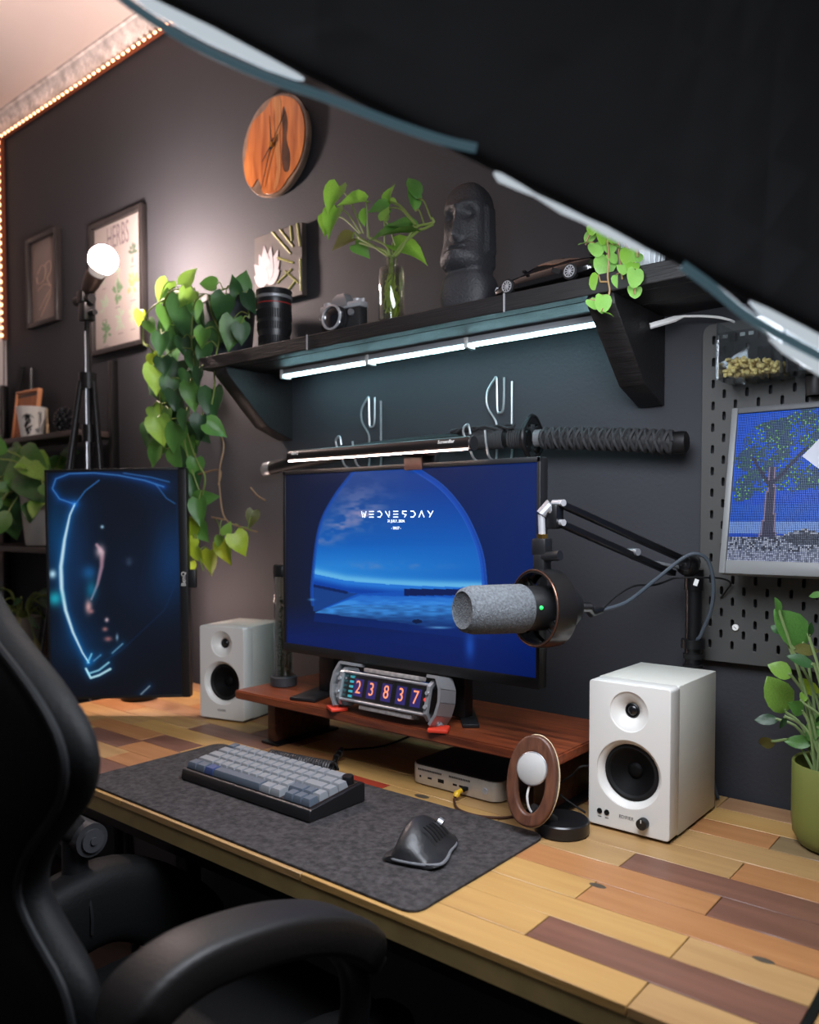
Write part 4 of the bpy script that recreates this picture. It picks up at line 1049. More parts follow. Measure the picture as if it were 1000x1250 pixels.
# ---- portrait monitor
C4 = [P(50, 573, d=1.98), P(222, 571, d=1.98), P(235, 850, d=1.98), P(65, 855, d=1.98)]
xr = ((C4[1] - C4[0]) + (C4[2] - C4[3])).normalized(); yu = ((C4[0] - C4[3]) + (C4[1] - C4[2])); yu = (yu - xr * yu.dot(xr)).normalized(); zn = xr.cross(yu)
c0 = sum(C4, Vector()) / 4; PW, PH = .3475, .5655
MP = frame_M(c0, xr, yu, zn)
pm = thing('portrait_monitor', 'upright portrait monitor at the left showing a dark face inside a glowing helmet', 'monitor', (c0.x, c0.y, .815))
obj('case', MB().box((0, 0, -.016), (PW, PH, .024), bevel=.003, M=MP).box((0, 0, -.035), (PW * .7, PH * .7, .03), bevel=.008, M=MP), BLACK, pm)
for px_, w_ in ((-PW / 2 + .0035, .007), (PW / 2 - .010, .020)): obj('bezel', MB().box((px_, 0, -.0025), (w_, PH, .005), bevel=.001, M=MP), BLACK, pm)
for py_ in (-PH / 2 + .0035, PH / 2 - .0035): obj('bezel', MB().box((0, py_, -.0025), (PW, .007, .005), bevel=.001, M=MP), BLACK, pm)
obj('sensor_tab', MB().box((PW / 2 + .008, .008, -.012), (.020, .045, .016), bevel=.002, M=MP), BLACK, pm)
obj('lettering', MB().mesh(text_mesh('BenQ', .015, .0004), MP @ Matrix.Translation((PW / 2 - .010, .008, .0004)) @ Matrix.Rotation(PI / 2, 4, 'Z')), MATS['glowing_print'], pm)
Wp, Hp = PW - .027, PH - .014
gh, gw = 380, 226
to_lay = homog([(0, 0), (1, 0), (1, 1), (0, 1)], [(158, 373), (640, 366), (668, 1192), (188, 1196)])
U, V = np.meshgrid(np.linspace(0, 1, gw), np.linspace(0, 1, gh)); X, Y = to_lay(U, V)
img = np.zeros((gh, gw, 3)) + np.array([9, 13, 22.])
G2 = lambda cx, cy, rx, ry: np.exp(-((X - cx) / rx) ** 2 - ((Y - cy) / ry) ** 2)
for cx, cy, rx, ry, c, a_ in ((440, 700, 180, 260, (18, 38, 66), .8), (610, 690, 90, 170, (14, 62, 120), .8), (470, 780, 60, 90, (24, 60, 110), .5), (270, 700, 70, 240, (20, 60, 110), .6), (190, 600, 40, 160, (10, 70, 120), .6), (300, 1000, 120, 90, (12, 50, 90), .6), (560, 420, 90, 60, (14, 50, 100), .5)):
    img = mixc(img, c, G2(cx, cy, rx, ry) * a_)
face = [(345, 590), (372, 660), (350, 790), (322, 862), (340, 890), (384, 915), (378, 955), (395, 990), (380, 1040), (520, 1010), (610, 860), (620, 600), (540, 470), (420, 470)]
img = mixc(img, (12, 16, 27), np.clip(G2(460, 560, 150, 180) + G2(440, 820, 120, 210), 0, 1) * .7)
hel = [(262, 488), (244, 530), (226, 620), (214, 720), (218, 800), (234, 880), (262, 960), (298, 1035), (322, 1072)]
d_ = seg_dist(X, Y, hel); wd_ = np.interp(Y, [480, 640, 760, 900, 1072], [2.5, 7, 9, 7, 2.5])
img = addc(img, (20, 110, 180), np.exp(-d_ / 14) * .6); img = mixc(img, (196, 228, 242), np.clip(1.25 - d_ / wd_, 0, 1))
top = [(262, 490), (205, 470), (178, 432), (190, 396), (240, 377), (330, 375), (420, 384), (520, 404), (590, 428)]
d_ = seg_dist(X, Y, top); img = addc(img, (10, 60, 140), np.exp(-d_ / 10) * .7); img = mixc(img, (78, 140, 200), np.clip(1.2 - d_ / 2.4, 0, 1) * .75)
for ln, c, a_ in (([(265, 488), (300, 440), (350, 402)], (60, 130, 210), .7), ([(440, 376), (540, 392), (610, 410)], (60, 130, 210), .6), ([(560, 418), (600, 470), (632, 490)], (60, 130, 210), .5), ([(640, 490), (640, 780), (600, 880), (440, 1030), (372, 1068)], (18, 48, 92), .35)):
    d_ = seg_dist(X, Y, ln); img = mixc(img, c, np.clip(1.4 - d_ / 2.5, 0, 1) * a_)
nose = [(345, 640), (366, 668), (364, 720), (350, 785), (328, 840)]
d_ = seg_dist(X, Y, nose); img = mixc(img, (170, 130, 146), np.clip(1.3 - d_ / np.interp(Y, [640, 690, 840], [7, 10, 4]), 0, 1) * .85)
for cx, cy, rx, ry, c, a_ in ((358, 664, 16, 22, (225, 195, 205), .8), (318, 866, 12, 24, (220, 165, 165), .9), (328, 884, 10, 8, (190, 130, 130), .7), (386, 916, 7, 8, (210, 180, 190), .9), (380, 950, 10, 8, (180, 120, 120), .8), (392, 986, 14, 9, (170, 110, 112), .8), (465, 702, 10, 12, (120, 150, 180), .6), (465, 700, 26, 14, (20, 30, 50), .7), (364, 574, 6, 6, (170, 215, 240), .9), (318, 742, 26, 26, (30, 110, 180), .6), (328, 805, 20, 34, (20, 140, 180), .6), (184, 746, 13, 15, (190, 230, 250), .95), (194, 836, 24, 26, (30, 170, 190), .9), (425, 980, 5, 12, (150, 190, 220), .7)):
    img = mixc(img, c, G2(cx, cy, rx, ry) * a_)
for ln, c, w_ in (([(312, 1094), (330, 1128), (362, 1118), (402, 1096)], (200, 240, 246), 4), ([(322, 1112), (360, 1100), (396, 1072)], (150, 215, 235), 3), ([(318, 1072), (332, 1040)], (120, 200, 230), 3), ([(340, 1066), (366, 1044)], (90, 150, 190), 2), ([(408, 1038), (446, 1004)], (110, 160, 190), 2), ([(516, 1190), (548, 1160)], (150, 160, 170), 2)):
    d_ = seg_dist(X, Y, ln); img = addc(img, (10, 70, 110), np.exp(-d_ / 9) * .6); img = mixc(img, c, np.clip(1.4 - d_ / w_, 0, 1) * .9)
mesh_part('screen', picture_mesh('portrait_screen', img, Wp, Hp, MP @ Matrix.Translation((-.0065, 0, -.0012)), .9), pm, 'dark glossy picture of a helmeted face')
bk = MP @ Vector((0, 0, -.05))
obj('wall_arm', MB().tube([bk, bk + Vector((0, .08, 0)), Vector((bk.x - .26, -.03, bk.z)), Vector((bk.x - .26, -.001, bk.z))], [.016, .016, .016, .016], 10).cyl((bk.x - .26, -.012, bk.z), (bk.x - .26, -.001, bk.z), .05, seg=24), BLKMET, pm)

# ================================================================ SPEAKERS
SPW = mat('satin_white_cabinet', (214, 212, 206), .38)
SPV = mat('white_vinyl_side', (196, 195, 186), .5, bump=.1, bscale=200)


def speaker(corner, rot, w, h, dep, label, controls):
    t = thing('speaker', label, 'speaker', corner, 'white bookshelf speakers')
    M = Matrix.Translation(corner) @ Matrix.Rotation(rot, 4, 'Z')      # local: x along the front, y back, z up, origin front-left-bottom
    fm = frame_M((w / 2, 0, 0), Vector((1, 0, 0)), Vector((0, 0, 1)), Vector((0, -1, 0)))
    F_ = M @ fm
    z0 = .004
    q = MB(); q.box((w / 2, dep / 2 + .014, z0 + (h - z0) / 2), (w, dep - .028, h - z0), bevel=.002, M=M); obj('cabinet', q, SPV, t)
    obj('plinth', MB().box((w / 2, dep / 2, .002), (w - .008, dep - .008, .004), M=M), RUBBER, t, 'thin black foot pad')
    tz, wz = h * .815, h * .40; rt, rw = .030, .0515
    obj('front_baffle', MB().mesh(plate(rrect(w, h - z0, .006, 4, 0, z0 + (h - z0) / 2), [circ(rt, 40, 0, tz), circ(rw, 48, 0, wz)], .036, .0015), F_ @ Matrix.Translation((0, 0, -.012))), SPW, t)
    Mt = F_ @ Matrix.Translation((0, tz, 0)); Mw = F_ @ Matrix.Translation((0, wz, 0))
    obj('waveguide', MB().lathe([(rt + .001, .0045), (rt - .006, .002), (rt - .013, -.003), (rt - .019, -.009), (.009, -.012)], Mt, 40, False), SPW, t)
    tw = obj('tweeter', MB().lathe([(.0115, -.0105), (.0115, -.0075), (.0100, -.0065), (.0095, -.010)], Mt, 28, False), BLACK, t)
    obj('dome', MB().lathe([(.0095, -.010), (.008, -.007), (.004, -.0052), (.0005, -.0048)], Mt, 24), mat('silk_dome', (20, 20, 22), .25), tw)
    obj('woofer_flare', MB().lathe([(rw + .001, .0045), (rw - .003, .002), (rw - .007, -.004), (rw - .008, -.008)], Mw, 48, False), SPW, t)
    wf = obj('woofer', MB().lathe([(rw - .0075, -.008), (rw - .009, -.005), (rw - .013, -.004), (rw - .016, -.008)], Mw, 48, False), RUBBER, t)
    CONE = mat('woofer_cone', (9, 9, 10), .6, spec=.12)
    obj('cone', MB().lathe([(rw - .0155, -.008), (.020, -.019), (.012, -.022)], Mw, 48, False), CONE, wf)
    obj('dust_cap', MB().lathe([(.0125, -.0215), (.010, -.0185), (.005, -.0172), (.0005, -.0168)], Mw, 28), CONE, wf)
    obj('lettering', MB().mesh(text_mesh('EDIFIER', .0072, .0004), F_ @ Matrix.Translation((0 if not controls else -.002, h * .093 + .004, .0062))), mat('grey_print', (96, 96, 96), .5), t)
    if controls:
        for jx in (-.046, -.034): obj('jack', MB().lathe([(.0042, .006), (.0042, .0072), (.0026, .0073), (.0024, .0062)], F_ @ Matrix.Translation((jx, h * .115, 0)), 18), RUBBER, t)
        obj('jack_mark', MB().box((-.046, h * .078, .0063), (.006, .0012, .0003), M=F_).box((-.034, h * .078, .0063), (.006, .0012, .0003), M=F_), MATS['grey_print'], t)
        kn = obj('volume_knob', MB().lathe([(.0085, .006), (.0085, .016), (.0078, .0172), (.001, .0172)], F_ @ Matrix.Translation((.026, h * .105, 0)), 24), BLACK, t)
        obj('pointer', MB().box((.026, h * .105 + .005, .0175), (.0012, .005, .0006), M=F_), WHITEP, kn)
    return t


speaker(Vector((-.580, -.276, D + .0003)), 0, .131, .231, .188, 'white speaker on the right desk beside the wooden charger, with knob and jacks', True)
speaker(Vector((-1.625, -.250, D + .0003)), math.radians(14), .131, .226, .150, 'white speaker on the left beside the portrait monitor, without any knob', False)

# ================================================================ THINGS ON THE RISER
# moss tube
tx, ty = -1.326, -.252
mt_ = thing('moss_tube', 'tall clear glass tube of dark moss on a grey base behind the monitor edge', 'terrarium', (tx, ty, ZT))
M = Matrix.Translation((tx, ty, ZT + .0003))
mt_.location = (tx, ty, ZT + .0003)
obj('base', MB().lathe([(.027, 0), (.029, .002), (.029, .020), (.027, .022), (.001, .022)], M, 36), DGREY, mt_)
obj('tube', MB().lathe([(.0205, .0225), (.0205, .245), (.0190, .245), (.0190, .0235)], M, 32, False), GL, mt_)
obj('cap', MB().lathe([(.0195, .238), (.0215, .2385), (.0215, .262), (.020, .264), (.001, .264)], M, 32), BLACK, mt_)
rr = random.Random(2); q = MB()
for i in range(420):
    z = .024 + .17 * rr.random() ** 1.5; r_ = (.0165 if z < .09 else .011) * math.sqrt(rr.random()); a = rr.uniform(0, 2 * PI)
    q.box((tx + r_ * math.cos(a), ty + r_ * math.sin(a), ZT + z), (.0028, .0022, .0018), rot=(rr.random() * 3, rr.random() * 3, rr.random() * 3))
o = obj('moss', q, mat('moss', (58, 64, 34), .8, vary=.6, scale=200), mt_); o['kind'] = 'stuff'

# glow-tube clock
nx0, nx1 = P(413, 840, y=-.335).x, P(541, 850, y=-.335).x
nc = thing('nixie_clock', 'clear and chrome glow-tube clock with orange digits and red feet on the riser', 'clock', ((nx0 + nx1) / 2, -.328, ZT + .0003))
nyc, nzc = -.328, ZT + .047
TILT = math.radians(-14)
Mn = Matrix.Translation(((nx0 + nx1) / 2, nyc, nzc)) @ Matrix.Rotation(TILT, 4, 'X')
hl = (nx1 - nx0) / 2
def octo(x, hy_, hz_, c): return [Mn @ Vector((x, y, z)) for y, z in ((-hy_, -hz_ + c), (-hy_, hz_ - c), (-hy_ + c, hz_), (hy_ - c, hz_), (hy_, hz_ - c), (hy_, -hz_ + c), (hy_ - c, -hz_), (-hy_ + c, -hz_))]
obj('clear_body', MB().rings([octo(-hl * .80, .021, .030, .009), octo(hl * .80, .021, .030, .009)]), glass('clear_acrylic', (226, 230, 232), .35), nc)
obj('back_panel', MB().box((0, .013, 0), (hl * 1.52, .003, .046), M=Mn), BLACK, nc)
GM = mat('gunmetal', (168, 168, 170), .34, .55, bump=.1, bscale=120)
for sx in (-1, 1):
    q = MB(); a_ = octo(sx * hl * .80, .026, .036, .012); b_ = octo(sx * hl * .86, .026, .036, .012); ia = octo(sx * hl * .80, .019, .028, .009); ib = octo(sx * hl * .86, .019, .028, .009)
    q.rings([a_, b_, ib, ia], closed=True); obj('end_frame', q, GM, nc)
    q = MB(); a_ = octo(sx * hl * .86, .020, .031, .010); b_ = octo(sx * hl * 1.0, .016, .024, .009); q.rings([a_, b_]); obj('end_lens', q, MATS['clear_acrylic'], nc)
    # outer loop
    pts = [Mn @ Vector((sx * x, y, z)) for x, y, z in ((hl * .74, -.022, .041), (hl * .92, -.024, .041), (hl * 1.0, -.024, .022), (hl * 1.02, -.024, 0), (hl * .99, -.024, -.022), (hl * .90, -.022, -.040))]
    q = MB()
    for i in range(len(pts) - 1):
        p, r_ = pts[i], pts[i + 1]; d = (r_ - p); n_ = (Mn.to_3x3() @ Vector((0, 1, 0)))
        m_ = d.cross(n_).normalized() * .0028
        q.rings([[p - m_, p + m_, p + m_ + n_ * .046, p - m_ + n_ * .046], [r_ - m_, r_ + m_, r_ + m_ + n_ * .046, r_ - m_ + n_ * .046]])
    obj('end_guard', q, GM, nc)
    for yy, zz in ((-.0225, .012), (-.0225, -.012)):
        obj('screw', MB().cyl(Mn @ Vector((sx * hl * .83, -.027, zz)), Mn @ Vector((sx * hl * .83, -.030, zz)), .0035, seg=12), CHROME, nc)
    obj('foot', MB().tube([Mn @ Vector((sx * hl * .85, 0, -.033)), Vector((Mn.translation.x + sx * hl * .90, nyc - .004, ZT + .010)), Vector((Mn.translation.x + sx * hl * .96, nyc - .008, ZT + .005))], [.006, .008, .007], 10), GM, nc)
    obj('foot_pad', MB().box((Mn.translation.x + sx * hl * .97, nyc - .014, ZT + .0043), (.036, .034, .0075), rot=(0, 0, sx * .5), bevel=.003), mat('red_silicone', (214, 62, 40), .45), nc, 'orange red rubber foot pad')
for zz, w_, nm in ((.034, .52, 'top_plate'), (-.034, .50, 'bottom_plate')):
    obj(nm, MB().box((hl * .06, -.006, zz), (hl * 2 * w_, .024, .008), bevel=.0018, M=Mn), mat('worn_silver', (176, 168, 164), .4, .5, vary=.25, scale=120), nc)
for yy, zz in ((-.0205, .0255), (-.0205, -.0255), (.019, .0255), (.019, -.0255)):
    obj('rod', MB().cyl(Mn @ Vector((-hl * .8, yy, zz)), Mn @ Vector((hl * .8, yy, zz)), .0028, seg=10), GM, nc)
NIX = mat('orange_digit_glow', (255, 140, 90), .5, emit=1.5, ecol=(255, 150, 105)); NIXB = mat('violet_tube_back', (30, 22, 70), .4, emit=.30, ecol=(84, 66, 190)); TEAL = mat('teal_tube_light', (60, 190, 200), .5, emit=.7, ecol=(70, 190, 205))
for px, s in ((437, '2'), (453, '3'), (471, '8'), (489, '3'), (507, '7')):
    lx_ = P(px, 840, y=nyc - .018).x - (nx0 + nx1) / 2
    dg_ = obj('digit_tube', MB().box((lx_, -.005, 0), (.030, .024, .042), bevel=.003, M=Mn), mat('smoked_tube', (14, 12, 16), .12, coat=.6), nc)
    obj('tube_back', MB().box((lx_, -.0172, 0), (.0225, .0006, .0320), M=Mn), NIXB, dg_)
    obj('digit', MB().mesh(text_mesh(s, .034, .0005), Mn @ Matrix.Translation((lx_, -.0180, 0)) @ Matrix.Rotation(PI / 2, 4, 'X') @ Matrix.Diagonal((.82, 1, 1, 1))), NIX, dg_, 'glowing orange digit')
q = MB()
for i in range(5): q.lathe([(.0085, -.002), (.0085, .002)], Mn @ Matrix.Translation((-hl * .69, -.006, -.018 + i * .009)), 14)
obj('teal_stack', q, TEAL, nc, 'glowing teal coil stack'); nc.children[-1]['kind'] = 'stuff'
obj('side_light', MB().sphere(Mn @ Vector((hl * .74, -.014, .0)), .004), mat('red_glow', (255, 70, 60), .5, emit=1.2), nc)

# ================================================================ THINGS ON THE DESK
ZM = .7542
FELT = mat('dark_felt', (52, 49, 50), .95, vary=.62, scale=110, bump=.8, bscale=400)
q = MB(); q.mesh(plate(rrect(.795, .316, .022, 6), (), .004, .0008), Matrix.Translation((-1.0025, -.527, D + .0022)))
solo('desk_mat', q, FELT, 'dark grey felt mat with rounded corners lying along the desk front', 'desk mat')

# keyboard
kb = thing('keyboard', 'compact black keyboard with grey keycaps and a corner knob on the felt mat', 'keyboard', (-1.083, -.505, ZM + .0003))
KX0, KX1, KY0, KY1 = -1.252, -.914, -.568, -.438
q = MB(); z_ = ZM + .0003; q.prism([(KY0, z_ + .002), (KY0 + .003, z_ + .0185), (KY0 + .006, z_ + .0200), (KY1 - .004, z_ + .0335), (KY1, z_ + .031), (KY1, z_ + .001), (KY0 + .004, z_)], lambda u, v, d: (d, u, v), KX0, KX1)
bmesh.ops.bevel(q.bm, geom=q.bm.edges[:], offset=.001, segments=1, affect='EDGES'); obj('case', q, BLACK, kb)
sl = math.atan2(.0135, KY1 - .004 - KY0 - .006); kt = Matrix.Translation((KX0 + .007, KY0 + .008, z_ + .0206)) @ Matrix.Rotation(sl, 4, 'X')
obj('switch_plate', MB().box(((KX1 - KX0) / 2 - .007, .057, .0002), (KX1 - KX0 - .012, .112, .0014), M=kt), mat('brown_plate', (60, 48, 44), .4, .4), kb)
UX = (KX1 - KX0 - .014) / 16; UY = .1125 / 5
KL = mat('grey_keycap', (126, 130, 134), .55); KD = mat('slate_keycap', (78, 88, 100), .55); KBL = mat('blue_keycap', (52, 68, 112), .5)
KEYM = {}
def keymesh(u, m):
    if (u, m.name) in KEYM: return KEYM[(u, m.name)]
    bm = bmesh.new(); wx, wy = u * UX - .0013, UY - .0016
    lev = [(0, 0, 0), (.0002, .0002, .003), (.0018, .0022, .0105), (.0026, .003, .0112)]
    V = [[bm.verts.new((sx * (wx / 2 - a_), sy * (wy / 2 - b_) + (.0008 if zz > .004 else 0), zz)) for sx, sy in ((-1, -1), (1, -1), (1, 1), (-1, 1))] for a_, b_, zz in lev]
    for a_, b_ in zip(V[:-1], V[1:]):
        for i in range(4): bm.faces.new((a_[i], a_[(i + 1) % 4], b_[(i + 1) % 4], b_[i]))
    bm.faces.new(V[-1]); me = bpy.data.meshes.new('keycap'); bm.to_mesh(me); bm.free(); finish(me, m, 30); KEYM[(u, m.name)] = me
    return me
rowsK = [[(1, 'D')] + [(1, 'L')] * 12 + [(2, 'L')], [(1.5, 'L')] + [(1, 'L')] * 12 + [(1.5, 'L'), (1, 'L')], [(1.75, 'L')] + [(1, 'L')] * 11 + [(2.25, 'L'), (1, 'L')], [(2.25, 'L')] + [(1, 'L')] * 10 + [(1.75, 'D'), (1, 'D'), (1, 'L')],
         [(1.25, 'D'), (1.25, 'D'), (1.25, 'B'), (6.25, 'D'), (1.25, 'L'), (1.25, 'L'), (.5, None), (1, 'D'), (1, 'D'), (1, 'D')]]
LEG = ['`1234567890-=', ' QWERTYUIOP[]\\', ' ASDFGHJKL;\'', ' ZXCVBNM,./']
legend = MB()
for r, row in enumerate(rowsK):
    x = 0; y = UY * (4.5 - r)
    for i, (u, k) in enumerate(row):
        if k: inst('keycap', keymesh(u, {'L': KL, 'D': KD, 'B': KBL}[k]), kb, kt @ Matrix.Translation((x + u * UX / 2, y, .001)))
        if k == 'L' and r < 4 and i < len(LEG[r]) and LEG[r][i] != ' ':
            legend.mesh(text_mesh(LEG[r][i], .0085, .0002), kt @ Matrix.Translation((x + u * UX / 2, y - .0068, .0082)) @ Matrix.Rotation(1.05, 4, 'X'))
        x += u * UX
o = obj('key_legends', legend, mat('dark_legend', (34, 36, 44), .6), kb); o['kind'] = 'stuff'
kx_ = 15.45 * UX
obj('knob', MB().lathe([(.0098, .001), (.0098, .013), (.009, .0145), (.001, .0145)], kt @ Matrix.Translation((kx_, UY * 4.5, 0)), 28), mat('dark_knurl', (40, 40, 42), .35, .7), kb)

# coiled cable
cb = thing('coiled_cable', 'black coiled cable with metal connector lying behind the keyboard', 'cable', (-1.13, -.37, D))
a0 = Vector((-1.212, -.388, D + .0142)); a1 = Vector((-1.062, -.366, D + .0142)); ax = (a1 - a0).normalized(); u1 = ax.orthogonal().normalized(); u2 = ax.cross(u1)
pts = [a0.lerp(a1, i / 600) + (u1 * math.cos(i * 2 * PI * 26 / 600) + u2 * math.sin(i * 2 * PI * 26 / 600)) * .0112 for i in range(601)]
obj('coil', MB().tube(pts, .0024, 6), mat('coil_rubber', (46, 46, 48), .45), cb)
obj('straight_lead', MB().tube([a0 + u1 * .011, a0 - ax * .015, Vector((-1.235, -.405, D + .010)), Vector((-1.238, -.425, ZM + .012)), Vector((-1.236, -.437, ZM + .015))], .0022, 7, smooth=5).tube([a1 + u1 * .011, a1 + ax * .012, P(405, 933, z=D + .012), P(409, 928, z=D + .016)], .0022, 7, smooth=5), RUBBER, cb)
c0_ = P(409, 928, z=D + .016); c1_ = P(417, 915, z=D + .020)
q = MB(); d = c1_ - c0_
for s0, s1, r_ in ((0, .25, .005), (.25, .32, .007), (.32, .6, .006), (.6, .7, .0075), (.7, 1, .0055)): q.cyl(c0_ + d * s0, c0_ + d * s1, r_, seg=16)
obj('connector', q, mat('gunmetal_dark', (110, 110, 112), .3, 1), cb)
obj('far_lead', MB().tube([c1_, c1_ + d * .5 + Vector((.01, .02, -.012)), Vector((c1_.x + .01, -.16, D + .0035)), Vector((c1_.x, -.05, D + .0035))], .0022, 7, smooth=5), RUBBER, cb)

# mouse
mo = thing('mouse', 'black sculpted vertical-style mouse with thumb wing on the felt mat', 'mouse', (-.705, -.53, ZM + .0003))
Mm = Matrix.Translation((-.708, -.532, ZM + .0004)) @ Matrix.Rotation(math.radians(14), 4, 'Z')
R = []
for k in range(17):
    t_ = k / 16; y = -.060 + .122 * t_
    w_ = .036 * max(.05, 1 - abs((t_ - .42) / .60) ** 3.2) ** .5
    H_ = .008 + .043 * max(0, math.sin(PI * min(1, max(0, (t_ + .06) / 1.12)))) ** .8 * (1.12 - .35 * t_)
    fl = .010 * math.exp(-((t_ - .12) / .22) ** 2)
    sec = [(-w_ * .92, .0015), (-w_ * 1.02 - fl, .004), (-w_ * .95, .010), (-w_ * .80, H_ * .55), (-w_ * .62, H_ * .88), (-w_ * .34, H_), (-w_ * .02, H_ * .93), (w_ * .32, H_ * .72), (w_ * .62, H_ * .46), (w_ * .84, H_ * .22 + .003), (w_ * 1.04 + fl * .8, .0068), (w_ * 1.06 + fl * .8, .004), (w_ * .90, .0015)]
    sec = [(p.x, p.y) for p in catmull([Vector((u, v, 0)) for u, v in sec], 3)]
    R.append([Mm @ Vector((x, y, max(z, .0012))) for x, z in sec])
obj('shell', MB().rings(R), mat('mouse_rubber', (34, 34, 36), .42, bump=.25, bscale=160), mo, ang=70)
for k in range(5):
    obj('grip_groove', MB().tube([Mm @ Vector((u, -.030 + k * .010 + u * .25, z)) for u, z in ((.008, .0455 - k * .0012), (.018, .037 - k * .001), (.027, .025 - k * .0005))], .0010, 5, smooth=3), RUBBER, mo)
obj('thumb_rim', MB().tube([Mm @ Vector(v) for v in ((-.040, -.050, .0050), (-.022, -.0605, .0062), (.015, -.0605, .0064), (.041, -.050, .0066), (.044, -.030, .0066), (.038, .0, .0064), (.036, .025, .006), (.026, .050, .005))], [.0010, .0020, .0022, .0024, .0024, .0022, .0018, .0010], 8, smooth=5), mat('grey_rim', (130, 132, 136), .35, .3), mo, 'lighter grey flared rim')
obj('scroll_wheel', MB().cyl(Mm @ Vector((.002, .038, .0300)), Mm @ Vector((.009, .038, .0265)), .0075, seg=20), STEEL, mo)
obj('button_split', MB().tube([Mm @ Vector((.004, .046, .0262)), Mm @ Vector((.003, .0595, .0105))], .0008, 5), RUBBER, mo)

# small computer / dock
dk = thing('mini_dock', 'flat silver desktop box with front ports half under the walnut riser', 'dock', (-.83, -.21, D + .0003))
DX0, DX1, DY0 = -.928, -.735, -.302
ALU = mat('silver_aluminium', (205, 198, 188), .38, .45, vary=.06, scale=60)
obj('body', MB().mesh(plate(rrect(DX1 - DX0, .19, .022, 6), (), .034, .002), Matrix.Translation(((DX0 + DX1) / 2, DY0 + .095, D + .0193))), ALU, dk)
obj('top_shade', MB().mesh(plate(rrect(DX1 - DX0 - .004, .186, .021, 6), (), .002), Matrix.Translation(((DX0 + DX1) / 2, DY0 + .095, D + .0368))), mat('shaded_top', (40, 40, 42), .4), dk)  # dark sheet paints the shade lying on the silver top
fy = DY0 - .0003; pz = D + .021
W_ = lambda f_: DX0 + f_ * (DX1 - DX0)
for f0, f1, zz, hh in ((.10, .38, D + .029, .0035), (.46, .70, D + .029, .0035)):
    q = MB()
    for i in range(14): q.ab((W_(f0 + (f1 - f0) * (i + .15) / 14), fy, zz - hh / 2), (W_(f0 + (f1 - f0) * (i + .8) / 14), fy + .001, zz + hh / 2))
    o = obj('vent', q, RUBBER, dk); o['kind'] = 'stuff'
for f0, w_, h_ in ((.13, .004, .004), (.24, .009, .0035), (.37, .013, .0065), (.53, .009, .0035), (.60, .009, .0035)):
    obj('port', MB().box((W_(f0), fy + .0004, D + .0165), (w_, .0012, h_), bevel=.0004), RUBBER, dk)
obj('power_button', MB().lathe([(.0055, 0), (.0055, .0012), (.001, .0014)], wallM(W_(.86), fy, D + .019) , 24), mat('button_ring', (200, 210, 225), .3, .6), dk)
# yellow-tipped cable
yc = thing('yellow_plug_cable', 'dark cable with bright yellow plug end coming out of the silver box', 'cable', (-.78, -.33, D))
pxp = W_(.66)
obj('plug', MB().box((pxp, fy - .008, D + .0165), (.010, .015, .006), bevel=.0015), RUBBER, yc)
obj('yellow_boot', MB().tube([(pxp, fy - .015, D + .0165), (pxp - .002, fy - .024, D + .013), (pxp - .002, fy - .030, D + .008)], [.004, .0058, .0044], 12, smooth=3), mat('yellow_boot', (226, 180, 40), .4), yc)
p_ = [P(560, 988, z=D + .003), P(585, 996, z=D + .003), P(618, 998, z=D + .003), P(640, 992, z=D + .003)]
obj('wire', MB().tube([Vector((pxp - .002, fy - .028, D + .009)), Vector((pxp - .001, fy - .034, D + .0035))] + p_ + [Vector((-.66, -.24, D + .003)), Vector((-.69, -.1, D + .003))], .0022, 7, smooth=5), mat('brown_cable', (70, 42, 30), .5), yc)

# charging stand
cs = thing('charging_stand', 'oval walnut charging stand with white disc on a round black base', 'charger', (-.61, -.33, D + .0003))
obj('base', MB().lathe([(.040, 0), (.042, .002), (.042, .019), (.040, .021), (.001, .021)], Matrix.Translation((-.598, -.335, D + .0003)), 44), mat('base_black', (24, 24, 26), .3), cs)
nrm = Vector((.12, -.96, .24)).normalized(); yv = Vector((0, 0, 1)); yv = (yv - nrm * yv.dot(nrm)).normalized(); xv = yv.cross(nrm)
oc = P(650, 953, y=-.377)
Mo = frame_M(oc, xv, yv, nrm)
OW, OH = .0405, .068
q = MB()
inn = [(.0225 * math.cos(a), -.004 + (.044 if math.sin(a) < 0 else .046) * math.sin(a)) for a in np.linspace(0, 2 * PI, 45)[:-1]]
q.mesh(plate([(OW * math.copysign(abs(math.cos(a)) ** .9, math.cos(a)), OH * math.copysign(abs(math.sin(a)) ** .95, math.sin(a))) for a in np.linspace(0, 2 * PI, 57)[:-1]], [inn], .014, .004, 3), Mo)
obj('oval_ring', q, wood('walnut_ring', (104, 66, 48), (76, 46, 34), .4, 2, 12, .3), cs)
obj('edge_band', MB().tube([Mo @ Vector((OW * 1.005 * math.cos(a), OH * 1.005 * math.sin(a), -.0065)) for a in np.linspace(0, 2 * PI, 57)[:-1]], .0012, 6, closed=True), mat('pale_band', (206, 186, 150), .5), cs, 'pale edge band')
pk = obj('charging_disc', MB().lathe([(.0225, .0), (.0240, .001), (.0240, .0075), (.0225, .0088), (.001, .0092)], Mo @ Matrix.Translation((0, .018, 0)), 44), mat('soft_white_disc', (176, 175, 172), .5), cs, 'white magnetic charging disc')
obj('rim', MB().lathe([(.0242, .002), (.0252, .003), (.0252, .007), (.0242, .008)], Mo @ Matrix.Translation((0, .018, 0)), 44), STEEL, pk)
obj('white_cord', MB().tube([Mo @ Vector((-.003, -.008, .002)), Mo @ Vector((-.005, -.024, .002)), Mo @ Vector((-.002, -.042, -.004)), Mo @ Vector((.004, -.052, -.016))], .0018, 7, smooth=4), WHITEP, cs)
lowp = Mo @ Vector((0, -OH + .006, -.004))
